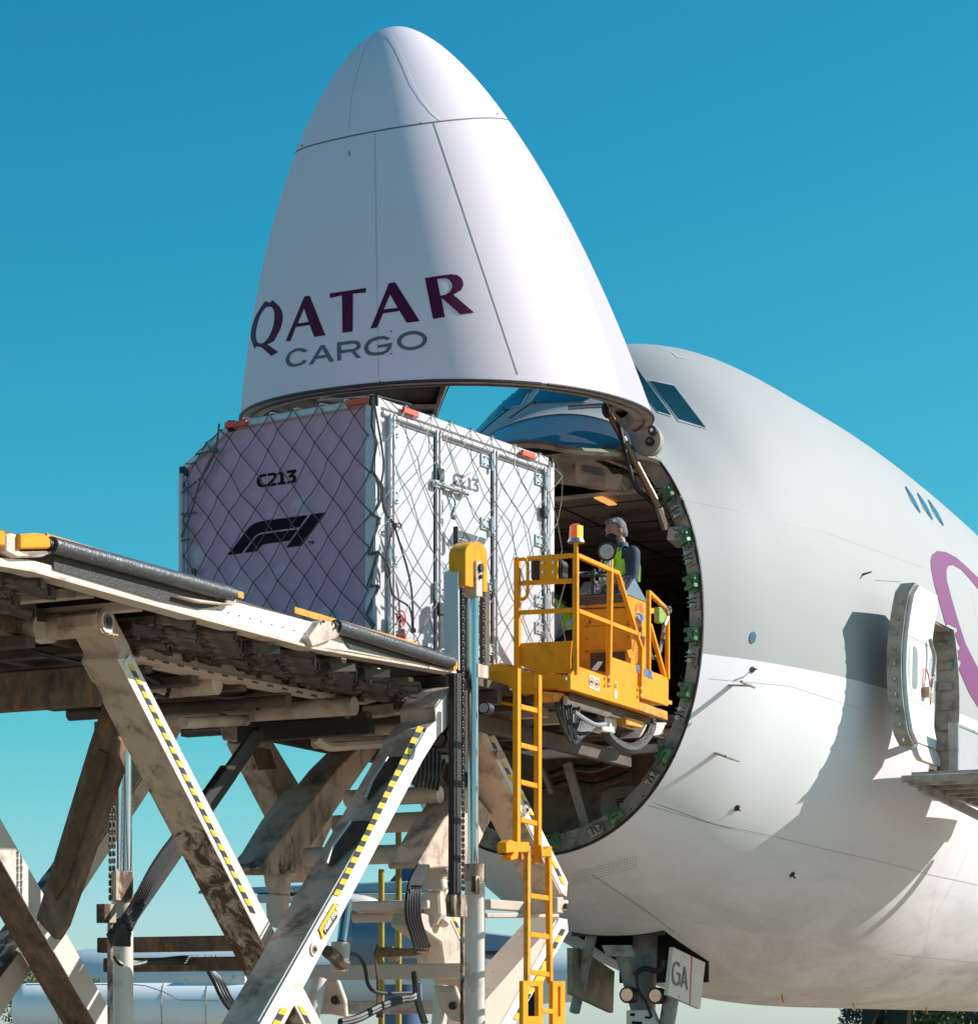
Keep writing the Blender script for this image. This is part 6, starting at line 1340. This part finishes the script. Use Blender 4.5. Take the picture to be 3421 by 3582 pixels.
    ha=MB(); ha.ball((-.012,0,1.675),.098,20,14,(1.02,.93,1.10)); ha.ball((-.055,0,1.63),.075,14,10,(.8,.98,1.2)); ha.ball((.055,0,1.745),.045,12,8,(1.3,1.5,.7)); 
    for s in (-1,1): ha.ball((.0,s*.075,1.68),.035,10,8,(.9,.5,1.2))
    ha.v=[H(v) for v in ha.v]
    # keep the face free
    hme=remesh('hair',B(ha),m_hair,Vector((0,0,0)),.010,T.o,1)
    bm=bmesh.new(); bm.from_mesh(hme.data); inv=hp.inverted()
    def ub(v):
        v=Vector(v)
        if tilt: d=v-Vector((0,0,.95)); c,s=math.cos(-tilt),math.sin(-tilt); v=Vector((d.x*c+d.z*s,d.y,.95+d.z*c-d.x*s))
        return inv@v
    bmesh.ops.delete(bm,geom=[f for f in bm.faces if (lambda q:(q.x>.045 and q.z<1.712) or (q.z<1.665 and q.x>-.012) or q.z<1.575)(ub(f.calc_center_median()))],context='FACES'); bm.to_mesh(hme.data); bm.free()
    mk=MB(); mk.ball((.062,0,1.595),.070,18,12,(1.0,.92,1.0)); mk.ball((.118,0,1.600),.028,10,8,(.8,1.2,1.2)); mk.v=[H(v) for v in mk.v]
    mm=remesh('face_mask',B(mk),m_mask,Vector((0,0,0)),.008,T.o,2)
    bm=bmesh.new(); bm.from_mesh(mm.data); bmesh.ops.delete(bm,geom=[f for f in bm.faces if (lambda q:q.x<.035 or q.z>1.642)(ub(f.calc_center_median()))],context='FACES'); bm.to_mesh(mm.data); bm.free()
    for s in (-1,1):
        mb=MB(); mb.path([H(v) for v in ((.05,s*.075,1.625),(.02,s*.088,1.648),(-.002,s*.09,1.64))],.003,5); mb.path([H(v) for v in ((.045,s*.07,1.575),(.01,s*.088,1.60),(-.002,s*.09,1.62))],.003,5); T.part('mask_loop',B(mb),m_mask,parent=mm)
        mb=MB(); mb.ball(H((.108,s*.034,1.657)),.008,8,6); T.part('eye',B(mb),M('eye',(.03,.02,.015),.2)); mb=MB(); mb.path([H(v) for v in ((.107,s*.018,1.682),(.108,s*.035,1.688),(.098,s*.055,1.682))],.005,5); T.part('eyebrow',B(mb),m_hair)
    if operator:
        mb=MB(); mb.prism([(.168,.02,1.14),(.166,.10,1.14),(.166,.10,1.26),(.168,.02,1.26)],(.006,0,0)); T.part('badge_card',mb,m_pink,parent=vest)
        mb=MB(); mb.path(spline([P(.06,.06,1.48),P(.15,.05,1.38),P(.172,.055,1.30),P(.172,.06,1.26)],4),.004,5); mb.path(spline([P(.06,-.04,1.48),P(.15,.0,1.38),P(.172,.05,1.30)],4),.004,5); T.part('lanyard',mb,m_mask,parent=vest)
        mb=MB(); text_mesh('worldwide',mb,Vector((.172,.03,1.29)),Vector((0,1,0)),Vector((0,0,1)),.022) if 0 else None
    return T
# the operator stands behind the console and looks forward along the loader
pp=pu(2166,1822,1.80); fw=FR@V((pp[0],pp[1],pp[2])); zf=fz+.03
hgt=pp[2]-zf
print('operator height',hgt,pp)
op=person('person','man in hi vis vest, navy fleece and black mask standing at the yellow cab console',(fw.x,fw.y,pp[2]-1.86),math.radians(212),0,math.radians(14),True)
mb=MB(); mb.box((pp[0]-.5,1.45,pp[2]-1.86-.04),(pp[0]+.5,2.2,pp[2]-1.86)); ldr.part('standing_platform',mb,m_yelw)
q=pa(1950,2190,.7); fw2=FR@V((q[0],q[1]+.16,5.20))
pb=person('person','bending worker in hi vis vest and grey shirt half hidden behind the freight container',(fw2.x,fw2.y,5.20),PHI+math.radians(120),math.radians(52),math.radians(10),False)

# ================================================================ BOARDING STAIRS at the cabin door
bs=Thing('boarding_stairs','grey boarding platform with a pale side panel drawn up to the open cabin door','boarding stairs',(4.8,4,0))
us=3.55; q0=pu(3200,2790,us)
def bp(name,mb,m,**k): return bs.part(name,mb,m,**k)
zt_=pu(3400,2775,us)[2]; a0=q0[0]
mb=MB(); mb.box((a0+.2,us-.1,zt_-.02),(a0+4.2,us+2.6,zt_+.04)); bp('platform_floor',mb,m_jamb,bevel=.005)
for u in (us-.1,us+2.5): mb=MB(); mb.box((a0+.05,u,zt_-.14),(a0+4.2,u+.08,zt_-.025)); bp('floor_beam',mb,m_jamb,bevel=.008)
for i in range(7): a=a0+.25+i*.6; mb=MB(); mb.box((a,us-.02,zt_-.12),(a+.06,us+2.5,zt_-.03)); bp('floor_joist',mb,m_jamb)
mb=MB(); mb.tube(V((a0+.0,us-.16,zt_-.06)),V((a0+.0,us+2.6,zt_-.06)),.045,16); bp('front_bumper',mb,m_jamb,smooth=True)
mb=MB(); mb.bar(V((a0+.25,us,zt_-.14)),V((a0+3.5,us+.4,zt_-.5)),.06,.10); bp('brace',mb,m_gearw)
pq=pu(3330,2535,us+.25)
mb=MB(); mb.box((pq[0],us+.25,zt_+.04),(pq[0]+2.4,us+.30,pq[2])); bp('side_panel',mb,M('pale_grey_panel',(.42,.41,.42),.5,dirt=(.3,.27,.25),damt=.2,dscale=3),bevel=.006,label='pale weathered side panel'); 
mb=MB(); mb.box((pq[0]-.06,us+.22,zt_+.04),(pq[0],us+.34,pq[2]+.02)); bp('panel_post',mb,m_gearw,bevel=.004)
for i in range(3): mb=MB(); mb.box((pq[0],us+.24,pq[2]-.01-i*.0),(pq[0]+2.4,us+.31,pq[2]+.02)); 
bp('panel_top_rail',mb,m_gearw)
for a in (a0+3.3,a0+4.1):
    for u in (us+.2,us+2.3): mb=MB(); mb.box((a,u,0),(a+.12,u+.12,zt_-.14)); bp('support_leg',mb,m_gearw)
for i in range(16): mb=MB(); mb.box((a0+1.5,us+2.6+i*.27,zt_-.28-i*.27),(a0+3.5,us+2.9+i*.27,zt_-.24-i*.27)); bp('stair_step',mb,m_gearw)
for a in (a0+1.45,a0+3.5): mb=MB(); mb.bar(V((a,us+2.6,zt_-.2)),V((a,us+6.9,.1)),.05,.22); bp('stair_stringer',mb,m_gearw)

# ================================================================ BACKGROUND
def at(px,py,Y): d=rd(px,py); return Vector((d.x*Y,Y,CAMZ+d.z*Y))
def bt(name,label,cat,Y,px,group=None):
    b=at(px,3590,Y); b.z=0; return Thing(name,label,cat,b,group=group,mat=Matrix.Identity(4))
class WM(MB): pass
m_silver=M('polished_tank',(.92,.88,.86),.4,metal=.0,bump=.05,bscale=2)
# silver tank truck
YT=112; tk=bt('tank_truck','long polished silver tank truck parked behind the scissor lift','tank truck',YT,420)
c0,c1=at(50,3520,YT),at(900,3520,YT); r=1.22; c0.z=c1.z=at(0,3440,YT).z-r; 
mb=MB(); secs=[(0,.25),(.12,.75),(.3,.93),(.6,1),(1,1)]
L=c1.x-c0.x; n=28
ringsx=[(c0.x,.55),(c0.x+.12,.8),(c0.x+.32,.95),(c0.x+.6,1),(c0.x+L*.33,1),(c0.x+L*.66,1),(c1.x,1)]
for x,k in ringsx: mb.v+=[Vector((x,YT+r*k*math.cos(t),c0.z+r*k*math.sin(t))) for t in [2*math.pi*i/n for i in range(n)]]
mb.f=[(j*n+i,j*n+(i+1)%n,(j+1)*n+(i+1)%n,(j+1)*n+i) for j in range(len(ringsx)-1) for i in range(n)]+[tuple(range(n)),tuple(range((len(ringsx)-1)*n,len(ringsx)*n))]; mb.m=[0]*len(mb.f)
tk.part('tank',mb,m_silver,smooth=True)
for x in (c0.x+L*.2,c0.x+L*.45,c0.x+L*.62,c0.x+L*.8): mb=MB(); mb.path([Vector((x+.0,YT+(r+.01)*math.cos(t),c0.z+(r+.01)*math.sin(t))) for t in [2*math.pi*i/24 for i in range(25)]],.02,5); tk.part('tank_band',mb,M('tan_band',(.45,.32,.2),.5))
zp=c0.z+r
mb=MB(); mb.path([at(90,3446,YT-1.2),at(460,3446,YT-1.2),at(505,3449,YT-1.2),at(570,3470,YT-1.2),at(625,3500,YT-1.2),at(760,3502,YT-1.2)],.03,6); tk.part('pipe_run',mb,m_steel)
mb=MB(); mb.bar(at(645,3433,YT),at(860,3433,YT),.8,.45); tk.part('tank_top_box',mb,m_creamc)
for x in (160,300,700): mb=MB(); p=at(x,3620,YT); p.z=.5; mb.tube(p-Vector((0,1,0)),p-Vector((0,1.35,0)),.5,18); tk.part('wheel',mb,m_black,smooth=True)
mb=MB(); mb.bar(Vector((c0.x,YT,.8)),Vector((c1.x,YT,.8)),1.2,.3); tk.part('chassis',mb,m_dark)
# background airliner
YA=165; ba=bt('background_airliner','pale airliner with a dark blue band parked far behind the loader','airliner',YA,900)
fz0=at(0,3318,YA).z; rr=2.0
mb=MB(); a,b=at(250,3400,YA),at(1700,3400,YA); a.z=b.z=fz0-rr
n=24; RX=[(a.x-3,.15),(a.x-2.4,.5),(a.x-1,.8),(a.x+1,.97),(a.x+3,1),(b.x,1),(b.x+6,.8)]
for x,k in RX: mb.v+=[Vector((x,YA+rr*k*math.cos(t),a.z+rr*k*math.sin(t))) for t in [2*math.pi*i/n for i in range(n)]]
mb.f=[(j*n+i,j*n+(i+1)%n,(j+1)*n+(i+1)%n,(j+1)*n+i) for j in range(len(RX)-1) for i in range(n)]+[tuple(range(n)),tuple(range((len(RX)-1)*n,len(RX)*n))]; mb.m=[0]*len(mb.f)
ba.part('fuselage',mb,M('far_plane_paint',(.62,.64,.66),.35,coat=.3),smooth=True)
mb=MB(); p,q=at(765,3354,YA-2.05),at(835,3354,YA-2.05); mb.prism([at(x,y,YA-2.1) for x,y in ((775,3350),(828,3350),(828,3382),(775,3382))],(0,.1,0)); ba.part('blue_panel',mb,M('navy_paint',(.02,.07,.17),.4))
mb=MB(); text_mesh('and children',mb,at(652,3362,YA-2.2),Vector((1,0,0)),Vector((0,0,1)),.55); ba.part('lettering',mb,M('blue_lettering',(.02,.06,.14),.5))
wm=M('far_wing_paint',(.16,.27,.36),.3,coat=.4,metal=.2)
YW=90; ws=bt('parked_airplane','blue grey airplane wing and engine seen between the bridge arms','airplane',YW,1200)
mb=MB(); mb.hexa([at(690,3128,YW),at(1500,3125,YW),at(1500,3125,YW+8),at(700,3125,YW+3),at(700,3112,YW),at(1500,3080,YW),at(1500,3080,YW+8),at(710,3112,YW+3)]); ws.part('wing',mb,wm,bevel=.05,smooth=True)
mb=MB(); mb.hexa([at(900,3160,YW-1),at(1500,3165,YW-1),at(1500,3165,YW+6),at(900,3150,YW+4),at(900,3132,YW-1),at(1500,3128,YW-1),at(1500,3128,YW+6),at(900,3126,YW+4)]); ws.part('wing_flap',mb,M('far_flap_paint',(.48,.44,.40),.45),smooth=True)
mb=MB(); mb.prism([at(x,y,YW+2) for x,y in ((1358,3090),(1400,3040),(1480,3035),(1480,3090))],(0,.4,0)); ws.part('tail_fin',mb,M('navy_paint',(.02,.07,.17),.4))
mb=MB(); mb.ball(at(1215,3165,YW-2),.75,18,12,(1.6,1,.5)); ws.part('flap_fairing',mb,m_creamc,smooth=True)
e0,e1=at(1240,3295,YW-3),at(1475,3300,YW-3); mb=MB(); mb.tube(e0,e1,1.15,28,r2=1.35); mb.tube(e0-Vector((.5,0,0)),e0,.8,28,r2=1.15); ws.part('engine',mb,M('engine_slate',(.12,.19,.25),.35,coat=.4),smooth=True)
mb=MB(); p=at(1405,3500,YW); mb.tube(Vector((p.x,p.y,0)),Vector((p.x,p.y,3)),.75,20); ws.part('blue_pylon',mb,M('pylon_blue',(.07,.12,.25),.4),smooth=True)
# service truck behind the ladder
YS=55; sv=bt('service_truck','pale box bodied service truck behind the ladder','truck',YS,1740)
mb=MB(); p=[at(1690,3262,YS),at(1800,3275,YS),at(1790,3345,YS),at(1690,3345,YS)]; mb.prism(p,(0,3,0)); sv.part('body',mb,M('pale_lilac_body',(.45,.45,.52),.5),bevel=.03)
mb=MB(); mb.bar(at(1690,3334,YS-.05),at(1795,3334,YS-.05),.06,.08); sv.part('body_seam',mb,m_seam)
mb=MB(); mb.prism([at(x,y,YS+.2) for x,y in ((1380,3262),(1560,3262),(1560,3345),(1380,3345))],(0,2,0)); sv.part('side_locker',mb,M('pale_lilac_body',(.45,.45,.52),.5))
mb=MB(); mb.prism([at(x,y,YS+.5) for x,y in ((1690,3400),(1900,3380),(1900,3560),(1690,3560))],(0,2,0)); sv.part('chassis',mb,m_dark)
for x in (1720,1860): mb=MB(); p=at(x,3600,YS); p.z=.5; mb.tube(p,p+Vector((0,.4,0)),.5,18); sv.part('wheel',mb,m_black,smooth=True)
# trees
m_leaf=M('leaf_green',(.055,.095,.03),.7,var=.3); m_leafd=M('leaf_dark_green',(.03,.055,.03),.7,var=.3); m_leafy=M('leaf_yellow_green',(.17,.18,.03),.7,var=.2); m_bark=M('bark',(.10,.07,.05),.9)
def tree(px,Y,ztop,w_,label,mat,seed,group='trees beyond the apron'):
    rnd=random.Random(seed); T=bt('tree',label,'tree',Y,px,group); b=at(px,3590,Y); b.z=0
    mb=MB(); mb.tube(b,b+Vector((0,0,ztop*.6)),.18,7,r2=.07)
    for k in range(4): t=rnd.uniform(0,6.3); mb.tube(b+Vector((0,0,ztop*(.3+.08*k))),b+Vector((math.cos(t)*w_*.3,math.sin(t)*w_*.3,ztop*(.6+.08*k))),.07,5,r2=.03)
    T.part('trunk',mb,m_bark)
    mb=MB(); cl=[(b+Vector((rnd.uniform(-.42,.42)*w_,rnd.uniform(-.35,.35)*w_,ztop*rnd.uniform(.38,.86))),rnd.uniform(.14,.24)*w_) for _ in range(12)]
    for c,r_ in cl:
        for _ in range(190):
            d=Vector((rnd.gauss(0,1),rnd.gauss(0,1),rnd.gauss(0,.8))); d=d.normalized()*r_*rnd.uniform(.5,1.08); p=c+d; s_=.05*w_*rnd.uniform(.6,1.3)
            e1_=Vector((rnd.gauss(0,1),rnd.gauss(0,1),rnd.gauss(0,1))).normalized()*s_; e2_=Vector((rnd.gauss(0,1),rnd.gauss(0,1),rnd.gauss(0,1))).normalized()*s_; mb.add([p,p+e1_,p+e1_+e2_,p+e2_],[(0,1,2,3)])
    T.part('crown',mb,mat,kind='stuff')
for i,(px,Y,zt__,w_,lab,m_) in enumerate([(112,150,4.9,3.2,'yellow green tree behind the left scissor arms',m_leafy),(300,160,5.4,2.4,'small bright tree showing between the two rusty cross ties',m_leafy),(362,165,5.6,2.2,'dark round tree right of the small bright tree between the cross ties',m_leaf),
  (3060,300,4.2,7,'leftmost dark tree under the airplane belly',m_leafd),(3110,310,4.9,7,'dark tree between the two main gear legs',m_leaf),(3185,300,4.8,7,'bushy tree just right of the main gear legs',m_leafd),(3235,290,5.2,8,'tallest tree under the belly at the right',m_leaf),(3300,300,4.6,7,'dark tree second from the right under the belly',m_leafd),(3380,300,4.2,8,'rightmost low tree under the belly',m_leaf)]): tree(px,Y,zt__,w_,lab,m_,40+i)
